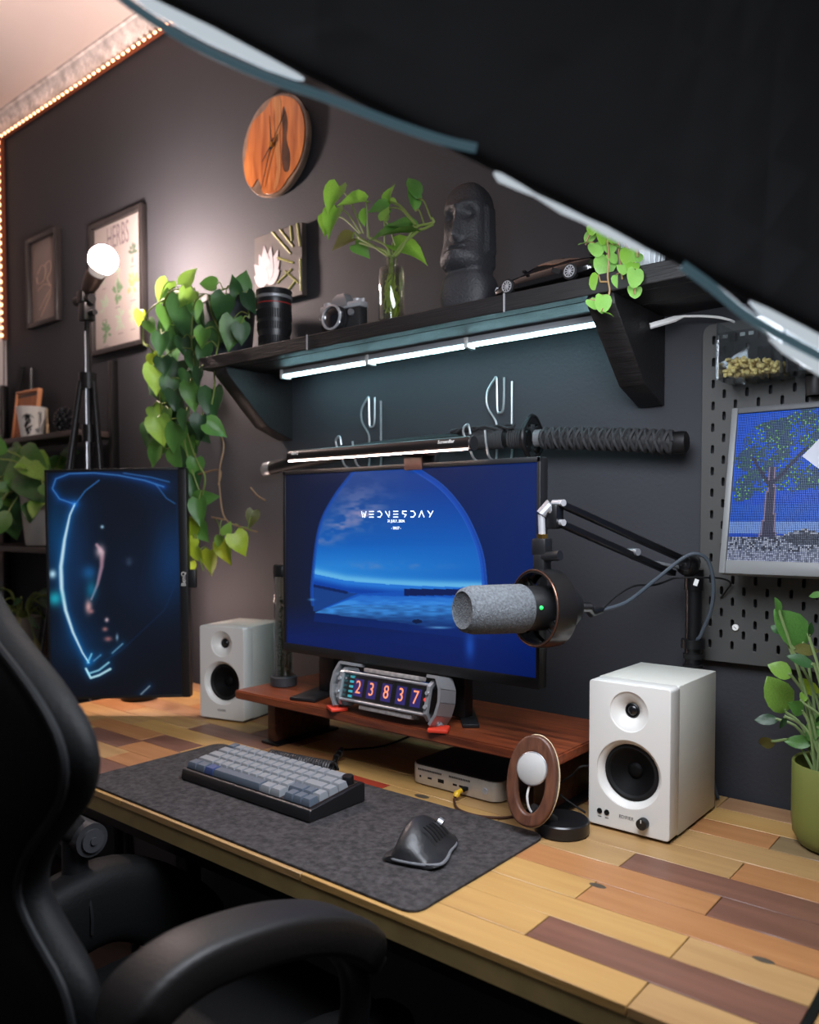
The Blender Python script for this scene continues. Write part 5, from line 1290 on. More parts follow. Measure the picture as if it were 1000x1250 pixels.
obj('stem', MB().tube([Mo @ Vector((0, -OH * .6, -.011)), Vector((oc.x + .02, oc.y + .03, D + .019))], [.008, .010], 10), BLACK, cs)
kc = thing('charger_cable', 'thin dark cord rising behind the oval charging stand to the riser', 'cable', (-.57, -.25, D))
obj('wire', MB().tube([Vector((-.592, -.268, D + .012)), P(680, 965, y=-.285), P(700, 945, y=-.29), P(714, 935, y=-.29), Vector((-.598, -.16, D + .05)), Vector((-.6, -.09, D + .004))], .0018, 6, smooth=5), RUBBER, kc)

# ================================================================ MICROPHONE ON BOOM ARM
ba = thing('boom_arm', 'black spring boom arm clamped to the desk reaching over the right speaker', 'microphone arm', (-.50, -.055, D))
px0, py0 = -.500, -.055
obj('desk_clamp', MB().ab((px0 - .025, py0 - .025, D + .0005), (px0 + .025, py0 + .03, D + .022), .003), BLKMET, ba)
obj('pole', MB().cyl((px0, py0, D + .02), (px0, py0, 1.125), .0135, seg=20).cyl((px0, py0, 1.01), (px0, py0, 1.025), .020, seg=20), BLKMET, ba)
obj('cable_tie', MB().cyl((px0, py0, .992), (px0, py0, 1.000), .0165, seg=16).cyl((px0, py0, .975), (px0, py0, .982), .0165, seg=16), RUBBER, ba)
elb = P(840, 690, y=-.075); J0 = P(676, 628, y=-.345)
obj('elbow', MB().sphere(elb, .020, (1, 1.1, 1)).cyl(elb + Vector((0, -.02, .004)), elb + Vector((0, .028, .004)), .012, seg=16).cyl((px0, py0, 1.11), (px0, py0, 1.145), .016, seg=16), BLKMET, ba)
dv = (J0 - elb); sd = dv.cross(Vector((0, 0, 1))).normalized()
upv = sd.cross(dv).normalized()
if upv.z < 0: upv = -upv
def bar(a_, b_, w_, h_, nm='arm_bar', m=BLKMET):
    d = b_ - a_; dn = d.normalized(); s_ = dn.cross(Vector((0, 0, 1))).normalized(); u_ = s_.cross(dn)
    q = MB(); q.rings([[p + s_ * sx * w_ / 2 + u_ * sz * h_ / 2 for sx, sz in ((-1, -1), (1, -1), (1, 1), (-1, 1))] for p in (a_, b_)])
    bmesh.ops.bevel(q.bm, geom=q.bm.edges[:], offset=.0015, segments=1, affect='EDGES'); obj(nm, q, m, ba)
T0, T1 = P(682, 614, y=-.345), P(832, 682, y=-.08)
L0, L1 = P(682, 638, y=-.345), P(822, 700, y=-.085)
bar(T0, T1, .014, .010); bar(L0, L1, .014, .010)
mid = L0.lerp(L1, .62)
bar(P(770, 681, y=-.170), P(838, 694, y=-.078), .008, .006, 'spring_rod', STEEL)
obj('spring_joint', MB().cyl(mid + sd * .012 + Vector((0, 0, .006)), mid - sd * .012 + Vector((0, 0, .006)), .006, seg=14), STEEL, ba)
obj('head_joint', MB().ab(J0 - Vector((.010, .012, .022)), J0 + Vector((.012, .012, .016)), .004), BLKMET, ba)
for p in (T0, L0, T1):
    obj('bolt', MB().cyl(p - sd * .012, p + sd * .012, .0052, seg=14), CHROME, ba)
tipk = P(661, 628, y=-.36)
obj('tilt_knuckle', MB().tube([J0, P(668, 618, y=-.355), tipk], [.009, .010, .009], 12), STEEL, ba, 'polished steel knuckle')
obj('screw_post', MB().cyl(tipk, P(662, 657, y=-.36), .0055, seg=16), CHROME, ba)
obj('hex_nut', MB().cyl(P(662, 652, y=-.36), P(662, 657, y=-.36), .0095, seg=6), mat('brass', (190, 150, 80), .3, 1), ba)

mic = thing('microphone', 'large grey foam microphone in a round shock mount hanging from the boom arm', 'microphone', P(662, 742, y=-.36))
rc = P(662, 742, y=-.36); md = Vector((-.36, -.93, .03)).normalized(); mu = Vector((0, 0, 1)); mu = (mu - md * mu.dot(md)).normalized(); mxv = mu.cross(md)
Mk = frame_M(rc, mxv, mu, md)
obj('mount_clip', MB().ab(P(662, 657, y=-.36) - Vector((.012, .012, .026)), P(662, 657, y=-.36) + Vector((.012, .012, .0)), .003).ab(P(662, 690, y=-.36) - Vector((.010, .012, .014)), P(662, 690, y=-.36) + Vector((.010, .012, .018)), .003), BLACK, mic)
obj('clamp_knob', MB().cyl(P(664, 680, y=-.365), P(684, 678, y=-.37), .0075, seg=18), BLACK, mic)
obj('outer_ring', MB().lathe([(.054, -.020), (.0595, -.019), (.0605, 0), (.0595, .016), (.054, .017), (.0535, 0)], Mk, 56, False), mat('ring_black', (26, 24, 24), .28, coat=.3), mic)
q = MB(); q.tube([Mk @ Vector((.0575 * math.cos(a), .0575 * math.sin(a), .0172)) for a in np.linspace(0, 2 * PI, 49)[:-1]], .0012, 6, closed=True); obj('ring_edge', q, mat('bronze_edge', (120, 86, 70), .3, .8), mic)
for k in range(4):
    a = PI / 4 + k * PI / 2; ca, sa = math.cos(a), math.sin(a)
    for s_ in (-1, 1):
        obj('elastic_cord', MB().tube([Mk @ Vector((.034 * math.cos(a + s_ * .28), .034 * math.sin(a + s_ * .28), 0)), Mk @ Vector((.055 * math.cos(a + s_ * .08), .055 * math.sin(a + s_ * .08), 0))], .0022, 6), RUBBER, mic)
obj('body', MB().lathe([(.012, -.062), (.026, -.060), (.033, -.050), (.034, -.02), (.034, .036), (.0325, .040), (.001, .041)], Mk, 44), mat('mic_black', (22, 22, 23), .38), mic)
pf = Mk @ Matrix.Translation((0, 0, 0))
obj('status_light', MB().sphere(Mk @ Vector((.0338, .004, .029)), .0030), mat('green_led', (40, 230, 90), .4, emit=1.6), mic, 'green status light')
FOAM = mat('grey_foam', (88, 92, 96), .9, vary=.35, scale=260, bump=1.0, bscale=420)
obj('foam_cover', MB().lathe([(.0345, .038), (.0365, .042), (.0365, .07), (.0352, .128), (.032, .141), (.027, .145), (.0255, .1435), (.015, .142), (.001, .1418)], Mk, 56), FOAM, mic)
mc = thing('microphone_cable', 'grey cable looping from the microphone tail over the boom elbow behind the speaker', 'cable', P(760, 740, y=-.2))
tail = Mk @ Vector((0, 0, -.061))
tail2 = Mk @ Vector((.008, .0, -.085))
obj('connector', MB().tube([tail, tail2, P(722, 748, y=-.26), P(735, 745, y=-.24)], [.009, .0085, .0075, .005], 12), mat('gunmetal_dark', (110, 110, 112), .3, 1), mc)
obj('wire', MB().tube([P(733, 745, y=-.24), P(765, 735, y=-.20), P(800, 708, y=-.14), P(830, 684, y=-.11), P(848, 676, y=-.10), P(864, 684, y=-.085), P(871, 712, y=-.075), P(868, 745, y=-.07), P(856, 775, y=-.065), P(849, 800, y=-.06), Vector((-.47, -.05, D + .06)), Vector((-.46, -.04, D + .004))], .0032, 8, smooth=5), mat('grey_cable', (58, 66, 74), .5), mc)
obj('thin_wire', MB().tube([P(736, 743, y=-.24), P(752, 728, y=-.21), P(775, 715, y=-.17), P(800, 714, y=-.13), P(822, 706, y=-.10)], .0018, 6, smooth=5), RUBBER, mc)
sc_ = thing('side_cable', 'thin black cable with a white tag from the boom elbow to the pegboard', 'cable', P(870, 705, y=-.05))
obj('wire', MB().tube([P(822, 706, y=-.098), P(850, 705, y=-.09), P(880, 706, y=-.04), P(892, 712, y=-.030), P(886, 722, y=-.026), P(880, 730, y=-.022)], .0016, 6, smooth=4), RUBBER, sc_)
obj('paper_tag', MB().box(P(850, 711, y=-.092), (.007, .001, .011), rot=(0, .3, 0)), mat('paper_tag', (200, 200, 198), .6), sc_, 'small white tag')

# ================================================================ PEGBOARD CORNER
PGM = mat('dark_pegboard', (62, 62, 60), .6, vary=.08, scale=5)
pg = thing('pegboard', 'dark grey slotted pegboard on the wall at the right edge', 'pegboard', (-.2, -.002, .985))
px0_, px1_, pz0_, pz1_ = -.503, .02, .985, 1.566
slots = []
nc_ = 0
sx_ = .0187
for i in range(28):
    u = px0_ + .019 + i * sx_
    if u > px1_ - .015: break
    for j in range(16):
        v = pz0_ + .030 + j * .0374 + (0 if i % 2 == 0 else .0187)
        if v < pz1_ - .022: slots.append(rrect(.0052, .0145, .0025, 3, u - (px0_ + px1_) / 2, v - (pz0_ + pz1_) / 2))
obj('board', MB().mesh(plate(rrect(px1_ - px0_, pz1_ - pz0_, .016, 5), slots, .0055, .0008), wallM((px0_ + px1_) / 2, -.0165, (pz0_ + pz1_) / 2)), PGM, pg)
for x in (px0_ + .05, px1_ - .05):
    for z in (pz0_ + .05, pz1_ - .05): obj('spacer', MB().cyl((x, -.0135, z), (x, -.0008, z), .012, seg=16), BLACK, pg)
p = P(898, 766, y=-.021)
pin = thing('push_pin', 'round white cap pushed into the pegboard below the pixel display', 'pin', (p.x, -.02, p.z - .005))
obj('cap', MB().lathe([(.0055, 0), (.0058, .002), (.005, .0035), (.001, .0037)], wallM(p.x, -.0195, p.z), 22), WHITEP, pin)
obj('slot_mark', MB().box((p.x, -.0233, p.z), (.005, .0004, .001), rot=(0, .7, 0)), MATS['grey_print'], pin)
# bins
for (xa, xb, lab) in ((-.452, -.352, 'clear plastic bin of golden crumbly snacks hung high on the pegboard'), (-.346, -.246, 'clear plastic bin of dark odds and ends right of the snack bin')):
    bn = thing('storage_bin', lab, 'bin', ((xa + xb) / 2, -.06, 1.457), 'clear bins on the pegboard')
    z0, z1, y0, y1 = 1.457, 1.549, -.098, -.0205
    q = MB()
    for a_, b_ in (((xa, y0, z0), (xb, y1, z0 + .002)), ((xa, y0, z0 + .002), (xa + .0018, y1, z1)), ((xb - .0018, y0, z0 + .002), (xb, y1, z1)), ((xa + .0018, y0, z0 + .002), (xb - .0018, y0 + .0018, z1)), ((xa + .0018, y1 - .0018, z0 + .002), (xb - .0018, y1, z1))): q.ab(a_, b_)
    obj('clear_box', q, glass('bin_plastic', (240, 243, 244), .3), bn)
    obj('corner_edge', MB().ab((xb - .003, y0 - .0006, z0), (xb + .0006, y0 + .003, z1)).ab((xa - .0006, y0 - .0006, z0), (xa + .002, y0 + .002, z1)), glass('edge_plastic', (220, 226, 230), .9), bn)
    obj('hook', MB().ab((xa + .012, y1, z1 - .010), (xa + .020, y1 + .006, z1 - .004)).ab((xa + .026, y1, z1 - .010), (xa + .034, y1 + .006, z1 - .004)), WHITEP, bn)
    rr = random.Random(int(-xa * 1000)); q = MB()
    if xa < -.4:
        for i in range(230):
            u, v, w_ = rr.random(), rr.random(), rr.random()
            q.sphere((xa + .008 + u * (xb - xa - .016), y0 + .008 + v * (y1 - y0 - .016), z0 + .0065 + w_ * (.030 - .014 * u)), .0055, (rr.uniform(.6, 1), rr.uniform(.6, 1), rr.uniform(.5, 1)), 1)
        o = obj('snacks', q, mat('golden_snack', (236, 206, 132), .7, vary=.3, scale=120), bn); o['kind'] = 'stuff'
        obj('divider', MB().ab((xa + .045, y1 - .014, z0 + .02), (xa + .066, y1 - .012, z0 + .058)), glass('edge_plastic'), bn)
    else:
        for i in range(26):
            q.box((xa + .012 + rr.random() * (xb - xa - .024), y0 + .012 + rr.random() * (y1 - y0 - .024), z0 + .010 + .018 * rr.random()), (.016, .012, .010), rot=(rr.random(), rr.random(), rr.random()))
        o = obj('odds_and_ends', q, mat('dark_bits', (60, 66, 72), .5), bn); o['kind'] = 'stuff'
# cup hook holder beneath the second bin
ch = thing('peg_cup', 'small black cup hooked into the pegboard above the pixel display', 'cup', (-.318, -.03, 1.425))
obj('cup', MB().lathe([(.013, 0), (.0145, .003), (.0155, .030), (.0145, .030), (.0130, .004), (.001, .004)], Matrix.Translation((-.318, -.0365, 1.4255)), 28, False), mat('cup_black', (40, 40, 41), .45), ch)
# pixel display
DY0_, DY1_ = -.100, -.045
dz0, dz1 = 1.143, 1.414
dxl, dxr = -.442, -.06
yv = Vector((0, DY1_ - DY0_, dz1 - dz0)); dl = yv.length; yv.normalize(); xv = Vector((1, 0, 0)); nv = xv.cross(yv)
MD = frame_M(((dxl + dxr) / 2, (DY0_ + DY1_) / 2, (dz0 + dz1) / 2), xv, yv, nv); dw = dxr - dxl
pd = thing('pixel_display', 'grey framed pixel display showing a green tree on blue, leaning on the pegboard', 'display', ((dxl + dxr) / 2, -.07, dz0))
GF = mat('grey_frame', (112, 114, 114), .45)
obj('case', MB().box((0, 0, -.011), (dw, dl, .018), bevel=.002, M=MD), GF, pd)
for sx in (-1, 1): obj('frame_side', MB().box((sx * (dw / 2 - .005), .0, .001), (.010, dl, .010), bevel=.0015, M=MD), GF, pd)
obj('frame_rail', MB().box((0, dl / 2 - .005, .001), (dw - .02, .010, .010), bevel=.0015, M=MD), mat('grey_frame_dark', (84, 86, 88), .45), pd)
obj('frame_rail', MB().box((0, -dl / 2 + .011, .001), (dw - .02, .022, .010), bevel=.0015, M=MD), GF, pd)
obj('hanger', MB().tube([MD @ Vector((-.1, dl / 2 - .02, -.02)), Vector((-.351, -.0262, dz1 - .02))], .006, 8).tube([MD @ Vector((.1, dl / 2 - .02, -.02)), Vector((-.151, -.0262, dz1 - .02))], .006, 8).tube([MD @ Vector((-.1, -dl / 2 + .02, -.02)), Vector((-.351, -.0262, dz0 + .02))], .006, 8).tube([MD @ Vector((.1, -dl / 2 + .02, -.02)), Vector((-.151, -.0262, dz0 + .02))], .006, 8), BLACK, pd)
PWd, PHd = dw - .02, dl - .032
ghp, gwp = 88, 134
U, V = np.meshgrid((np.arange(gwp) + .5) / gwp, (np.arange(ghp) + .5) / ghp)
rg = np.random.RandomState(4)
img = np.zeros((ghp, gwp, 3)) + np.array([0, 84, 214.]); img = mixc(img, (0, 64, 186), np.clip((V - .5) * 2, 0, 1))
can = np.zeros_like(U)
for cx, cy, rx, ry in ((.20, .20, .17, .15), (.33, .12, .15, .13), (.10, .32, .10, .09), (.30, .30, .16, .14), (.13, .47, .12, .07), (.45, .22, .12, .14), (.40, .44, .14, .10), (.25, .47, .12, .07), (.55, .36, .12, .12), (.03, .55, .06, .05), (.5, .55, .10, .06)):
    can = np.maximum(can, 1 - ((U - cx) / rx) ** 2 - ((V - cy) / ry) ** 2)
n1 = vnoise(U * 100, V * 70, 5, 7); n2 = rg.rand(ghp, gwp)
leafm = ((can > 0) & (n1 * .6 + n2 * .4 > .42)).astype(float)
img = mixc(img, (50, 76, 104), leafm * .9); img = mixc(img, (52, 100, 92), leafm * (n2 > .72) * .9); img = mixc(img, (96, 160, 100), leafm * (n2 > .94)); img = mixc(img, (60, 120, 200), ((V > .62) & (V < .80)) * .25)
img = mixc(img, (128, 160, 225), ((V > .735) & (V < .82)) * .85)
tw_ = np.interp(V, [.35, .6, .75, .84], [.012, .022, .028, .036]); trunk = (np.abs(U - .165) < tw_) & (V > .38) & (V < .84)
img = mixc(img, (52, 54, 82), trunk * 1.0); img = mixc(img, (160, 140, 170), trunk * (np.abs(np.abs(U - .165) - tw_) < .008) * .7)
img = mixc(img, (46, 52, 84), (seg_dist(U, V * .7, [(.165, .36), (.08, .22)]) < .008) | (seg_dist(U, V * .7, [(.17, .34), (.30, .18)]) < .008))
rock = V > (.83 + .02 * n1 - .05 * np.exp(-((U - .32) / .08) ** 2)); img = mixc(img, (96, 106, 132), rock * 1.0); img = mixc(img, (168, 176, 196), rock * (n2 > .55) * .8); img = mixc(img, (46, 52, 70), rock * (n2 < .22)); img = mixc(img, (150, 158, 190), ((V > .93)) * .5)
img = mixc(img, (44, 52, 72), (np.exp(-((U - .32) / .09) ** 2 - ((V - .85) / .04) ** 2) > .4) * .8)
img = mixc(img, (140, 190, 235), ((np.abs(V - .56) < .012) & (U > .48) & (U < .6)) | ((np.abs(V - .61) < .006) & (U > .46) & (U < .58)))
grid_m = MD @ Matrix.Translation((0, .006, .0005))
mesh_part('screen', picture_mesh('pixel_screen', img, PWd, PHd, grid_m, 1.15, flat=True), pd, 'glowing blocky picture of a tree')
q = MB()
for i in range(1, gwp): q.box((-PWd / 2 + PWd * i / gwp, .006, .0008), (PWd / gwp * .22, PHd, .0004), M=MD)
for j in range(1, ghp): q.box((0, .006 - PHd / 2 + PHd * j / ghp, .0008), (PWd, PHd / ghp * .22, .0004), M=MD)
o = obj('pixel_grid', q, mat('pixel_grid_blue', (5, 8, 18), .8, spec=.1), pd); o['kind'] = 'stuff'
# white card tucked against the display
pcx, pcz = P(1004, 553, y=-.088).x, P(1004, 553, y=-.088).z
wc = solo('white_card', MB().box((0, .03, .0070), (.046, .046, .0012), rot=(0, 0, PI / 4 + .08), M=MD @ Matrix.Translation((pcx - (dxl + dxr) / 2, (pcz - (dz0 + dz1) / 2) - .03, 0))), mat('white_card', (190, 194, 205), .6), 'white paper corner in front of the pixel display at the right edge', 'paper')

# ---- right plant in olive pot
rpx, rpy = -.252, -.128
pl = thing('potted_plant', 'leafy plant in an olive green pot at the right end of the desk', 'plant', (rpx, rpy, D + .0003))
Mp = Matrix.Translation((rpx, rpy, D + .0003))
obj('pot', MB().lathe([(.050, 0), (.058, .004), (.0655, .018), (.0675, .04), (.0675, .122), (.0665, .124), (.0635, .122), (.0630, .09), (.02, .088)], Mp, 48), mat('olive_pot', (112, 118, 58), .45), pl)
obj('soil', MB().lathe([(.062, .094), (.03, .100), (.001, .101)], Mp, 24), MATS['soil'], pl)
crop = lambda cx, cy: (900 + cx / 5.68, 720 + cy / 5.68)
ll = [(272, 60, 300, 175, 265, 250, 'mid', 'lance'), (290, 150, 470, 400, 60, 330, 'mid', 'oval'), (240, 250, 320, 300, 40, 150, 'dark', 'oval'), (560, 420, 380, 410, 190, 220, 'brown', 'lance'), (360, 455, 540, 530, 20, 200, 'dark', 'lance'), (230, 520, 380, 600, 25, 200, 'light', 'oval'),
      (230, 620, 340, 850, 65, 260, 'light', 'oval'), (440, 620, 568, 740, 40, 200, 'yellow', 'lance'), (370, 790, 460, 850, 30, 120, 'mid', 'oval'), (460, 960, 568, 960, 0, 230, 'mid', 'heart'), (130, 900, 290, 900, 0, 180, 'deep', 'lance'), (340, 1050, 530, 1060, 2, 200, 'mid', 'lance'),
      (150, 1070, 260, 1050, 355, 130, 'olive', 'lance'), (500, 40, 600, 30, 350, 140, 'mid', 'lance'), (520, 230, 500, 330, 260, 130, 'dark', 'lance'), (600, 600, 640, 520, 300, 200, 'mid', 'oval'), (640, 300, 600, 420, 290, 220, 'mid', 'oval'), (700, 760, 620, 800, 0, 200, 'light', 'oval'), (470, 700, 450, 780, 100, 110, 'light', 'lance'), (620, 880, 580, 940, 20, 180, 'dark', 'oval'), (760, 500, 640, 560, 330, 220, 'dark', 'oval'), (300, 960, 340, 880, 280, 110, 'deep', 'lance'), (640, 150, 620, 280, 280, 200, 'mid', 'oval')]
# (tip x, tip y, base x, base y, -, length, colour, kind)
rr = random.Random(9); q = MB(); top = Vector((rpx, rpy, D + .10))
for i, (tx_, ty_, bx2, by2, _, ln, m, kd) in enumerate(ll):
    yb = rpy + rr.uniform(-.04, .02); b_ = P(*crop(bx2, by2), y=yb); t_ = P(*crop(tx_, ty_), y=yb + rr.uniform(-.02, .02)); d = t_ - b_
    L_ = d.length
    leaf(pl, b_, d, (-cf * 1.0 + cu * rr.uniform(.1, .7) + cr * rr.uniform(-.4, .4)), L_ * 1.08, kd, m, .2, .08, i, 1.5 if kd == 'lance' else 1.15)
    root = top + Vector((rr.uniform(-.03, .03), rr.uniform(-.03, .03), -.012)); k1 = root.lerp(b_, .5) + Vector((0, 0, .03))
    q.tube([root, k1, b_, b_ + d * .1], .0022, 6, smooth=4)
obj('stem', q, mat('pale_green_stem', (110, 130, 80), .5), pl)

# ================================================================ TRIPOD LAMP
lpx, lpy = -2.165, -.235
tl_ = thing('tripod_lamp', 'black tripod stand with a bare glowing round bulb in front of the prints', 'lamp', (lpx, lpy, 0.005))
bc = P(126, 317, y=lpy)
TB = mat('tripod_black', (26, 26, 28), .35, .5)
obj('column', MB().cyl((lpx, lpy, .25), (lpx, lpy, 1.70), .011, seg=14).cyl((lpx, lpy, 1.45), (lpx, lpy, 1.50), .017, seg=14), TB, tl_)
obj('inner_column', MB().cyl((lpx, lpy, 1.69), (lpx, lpy, 1.80), .0075, seg=14), TB, tl_)
obj('column_highlight', MB().cyl((lpx + .008, lpy - .010, .6), (lpx + .008, lpy - .010, 1.76), .0022, seg=8), STEEL, tl_)
hub = Vector((lpx, lpy, 1.62))
for a in (math.radians(92), math.radians(20), math.radians(264)):
    d = Vector((math.cos(a), math.sin(a), 0)); r_ = .14 if a < 2 else .26
    obj('leg', MB().cyl(hub + d * .02, Vector((lpx, lpy, .012)) + d * r_, .008, .0075, seg=10), TB, tl_)
    obj('foot', MB().cyl(Vector((lpx, lpy, .030)) + d * r_, Vector((lpx, lpy, .0055)) + d * r_, .012, seg=12), RUBBER, tl_)
z_ = 1.79
obj('collar', MB().cyl((lpx, lpy, 1.60), (lpx, lpy, 1.645), .024, seg=18), TB, tl_)
obj('clamp', MB().ab((lpx - .016, lpy - .018, z_), (lpx + .020, lpy + .016, z_ + .050), .004).cyl((lpx - .03, lpy, z_ + .02), (lpx + .045, lpy, z_ + .02), .008, seg=12).cyl((lpx - .045, lpy - .006, z_ + .062), (lpx + .03, lpy, z_ + .06), .013, seg=14).ab((lpx - .022, lpy - .02, z_ + .05), (lpx + .012, lpy + .012, z_ + .085), .005), TB, tl_)
so = Vector((lpx - .006, lpy, z_ + .075)); bd = (bc - so).normalized()
obj('socket', MB().tube([so, so.lerp(bc, .36), so.lerp(bc, .62)], [.014, .024, .026], 18), mat('socket_bronze', (70, 56, 50), .4, .4), tl_)
obj('bulb_neck', MB().tube([bc - bd * .066, bc - bd * .040, bc - bd * .022], [.019, .023, .033], 24), mat('bulb_neck', (235, 225, 220), .35, emit=.25), tl_)
obj('bulb', MB().sphere(bc, .0385, sub=3), mat('bulb_glow', (255, 245, 240), .5, emit=BULB, ecol=(255, 229, 220)), tl_, 'glowing white globe bulb')

# small table lamp standing behind the portrait monitor (its glow shows on desk, wall and low leaves)
tlx, tly = -1.93, -.23
dl_ = thing('table_lamp', 'small warm table lamp tucked behind the portrait monitor on the desk', 'lamp', (tlx, tly, D + .0003))
obj('base', MB().lathe([(.045, 0), (.047, .003), (.047, .012), (.012, .018), (.008, .05), (.008, .22), (.001, .22)], Matrix.Translation((tlx, tly, D + .0003)), 32), BLKMET, dl_)
q = MB(); R_ = [[Vector((tlx + r_ * math.cos(a), tly + r_ * math.sin(a), D + z + .13)) for a in np.linspace(math.radians(105), math.radians(265), 19)] for r_, z in ((.065, .05), (.075, .12), (.065, .22))]
V_ = [[q.bm.verts.new(p) for p in r] for r in R_]
for a_, b_ in zip(V_[:-1], V_[1:]):
    for i in range(18): q.bm.faces.new((a_[i], a_[i + 1], b_[i + 1], b_[i]))
bmesh.ops.solidify(q.bm, geom=q.bm.faces[:], thickness=.002); obj('half_shade', q, BLKMET, dl_)  # unseen half shell, added to keep the bulb's light off the left wall
obj('shade_arm', MB().cyl((tlx, tly, D + .215), (tlx - .074, tly, D + .215), .004, seg=10), BLKMET, dl_)
obj('bulb', MB().sphere((tlx, tly, D + .255), .036, sub=3), mat('table_bulb_glow', (255, 240, 230), .5, emit=TABLE_LAMP, ecol=(255, 220, 206)), dl_, 'glowing warm globe bulb')

# ================================================================ LADDER SHELF AT THE LEFT
LSB = wood('shelf_dark_wood', (74, 62, 58), (52, 44, 42), .5, 0, 8)
ls = thing('ladder_shelf', 'dark open shelf unit in the left corner holding mug, print and plants', 'shelf unit', (-2.70, -.2, 0.005))
for z, y0 in ((1.5115, -.150), (1.143, -.215), (.80, -.27), (.45, -.32)):
    obj('shelf_board', MB().ab((-3.14, y0, z - .018), (-2.395, -.015, z), .002), LSB, ls)
for x in (-3.152, -2.383):
    obj('upright', MB().ab((x - .010, -.040, .005), (x + .010, -.016, 1.74), .002), BLKMET, ls)
    obj('upright', MB().tube([(x, -.345, .006), (x, -.155, 1.53)], .011, 8), BLKMET, ls)
    obj('side_bar', MB().ab((x - .008, -.26, .62), (x + .008, -.03, .64), .002), BLKMET, ls)
for pa, pb in (((28, 447), (24, 480)), ((38, 449), (38, 480))):
    obj('back_brace', MB().tube([P(*pa, y=-.012), P(*pb, y=-.012)], .008, 8), BLKMET, ls)
ZL = 1.512
# orange picture box
p = P(31, 532, y=-.06); ox = p.x
of = thing('orange_picture', 'orange wooden framed panel standing behind the white mug', 'picture', (ox, -.055, ZL))
Mo2 = frame_M((ox, -.060, ZL), Vector((1, 0, 0)), Vector((0, .12, .99)).normalized(), Vector((0, -.99, .12)).normalized())
OR = wood('orange_wood', (172, 104, 60), (150, 88, 50), .5, 2, 6); OR2 = mat('light_orange_edge', (196, 134, 90), .5)
fw, fh = .172, .185
obj('panel', MB().box((0, fh / 2, .004), (fw - .012, fh - .012, .008), M=Mo2), OR, of)
for sx in (-1, 1): obj('frame_side', MB().box((sx * (fw / 2 - .004), fh / 2, .006), (.008, fh, .016), bevel=.001, M=Mo2), OR2, of)
for zz in (.004, fh - .004): obj('frame_rail', MB().box((0, zz, .006), (fw - .016, .008, .016), bevel=.001, M=Mo2), OR2, of)
obj('dark_stripe', MB().box((0, fh - .018, .0084), (fw - .018, .012, .0008), M=Mo2), mat('dark_stripe', (64, 40, 30), .5), of)
# mug with palm print
p = P(39, 529, y=-.10); mx_ = p.x
mg = thing('mug', 'tapered white mug with black palm tree print on the left shelf', 'mug', (mx_, -.10, ZL))
Mg = Matrix.Translation((mx_, -.10, ZL))
prof = lambda z: .034 + .0165 * z / .105
obj('cup', MB().lathe([(.030, 0), (.034, .002), (.0505, .105), (.0475, .105), (.0325, .008), (.001, .006)], Mg, 44, False), mat('white_glaze', (208, 206, 200), .3), mg)
va = math.atan2((EYE - Vector((mx_, -.1, 0))).y, (EYE - Vector((mx_, -.1, 0))).x)
def onmug(u, v, h=.0006): a = va + u / .042; r_ = prof(v) + h; return Vector((mx_ + r_ * math.cos(a), -.1 + r_ * math.sin(a), ZL + v))
INKB = mat('black_print', (26, 28, 28), .5)
q = MB(); rr = random.Random(4)
for i in range(46):
    v = .008 + .062 * rr.random(); u = -.014 + .013 * rr.uniform(-1, 1) * (1 - abs(v - .035) / .045); c_ = onmug(u, v); s_ = onmug(u + .006, v + .003); t_ = onmug(u + .001, v + .010)
    q.tube([c_, (s_ + t_) / 2, t_], [.0022, .0016, .0005], 5)
for a in (150, 125, 100, 60, 35, 15, 170): q.tube([onmug(-.012 + .020 * k * math.cos(math.radians(a)), .070 + .022 * k * math.sin(math.radians(a)) - .012 * k * k) for k in np.linspace(0, 1, 6)], [.0016, .0018, .0014, .001, .0008, .0005], 5)
obj('palm_print', q, INKB, mg)
obj('handle', MB().tube([onmug(.020, .085, -.003), onmug(.022, .082, .020), onmug(.021, .058, .026), onmug(.019, .032, .018), onmug(.017, .026, -.003)], .0042, 10, smooth=5), MATS['white_glaze'], mg)
# brush and cone
p = P(58, 523, y=-.09)
bsh = thing('paint_brush', 'slim pale carved stick standing upright between mug and pine cone', 'stick', (p.x, -.09, ZL))
obj('stick', MB().lathe([(.004, 0), (.006, .012), (.0045, .03), (.0055, .038), (.0022, .045), (.002, .085), (.0032, .092), (.001, .096)], Matrix.Translation((p.x, -.09, ZL)), 14), mat('pale_stick', (176, 150, 112), .5), bsh)
p = P(79, 520, y=-.085)
pcn = thing('pine_cone', 'black pine cone ornament at the right end of the left shelf', 'pine cone', (p.x, -.085, ZL))
BC = mat('black_glossy_cone', (26, 28, 32), .3)
obj('core', MB().sphere((p.x, -.085, ZL + .046), .026, (1, 1, 1.5)), BC, pcn)
q = MB()
for i in range(70):
    t_ = (i + .5) / 70; ph = i * 2.39996; zz = ZL + .012 + .075 * t_; r_ = .032 * math.sin(PI * (t_ * .86 + .10)) ** .6
    c_ = Vector((p.x + r_ * math.cos(ph), -.085 + r_ * math.sin(ph), zz)); d = Vector((math.cos(ph), math.sin(ph), .5)).normalized()
    q.tube([c_ - d * .012, c_, c_ + d * .006], [.004, .0075, .001], 5)
o = obj('scales', q, BC, pcn); o['kind'] = 'stuff'
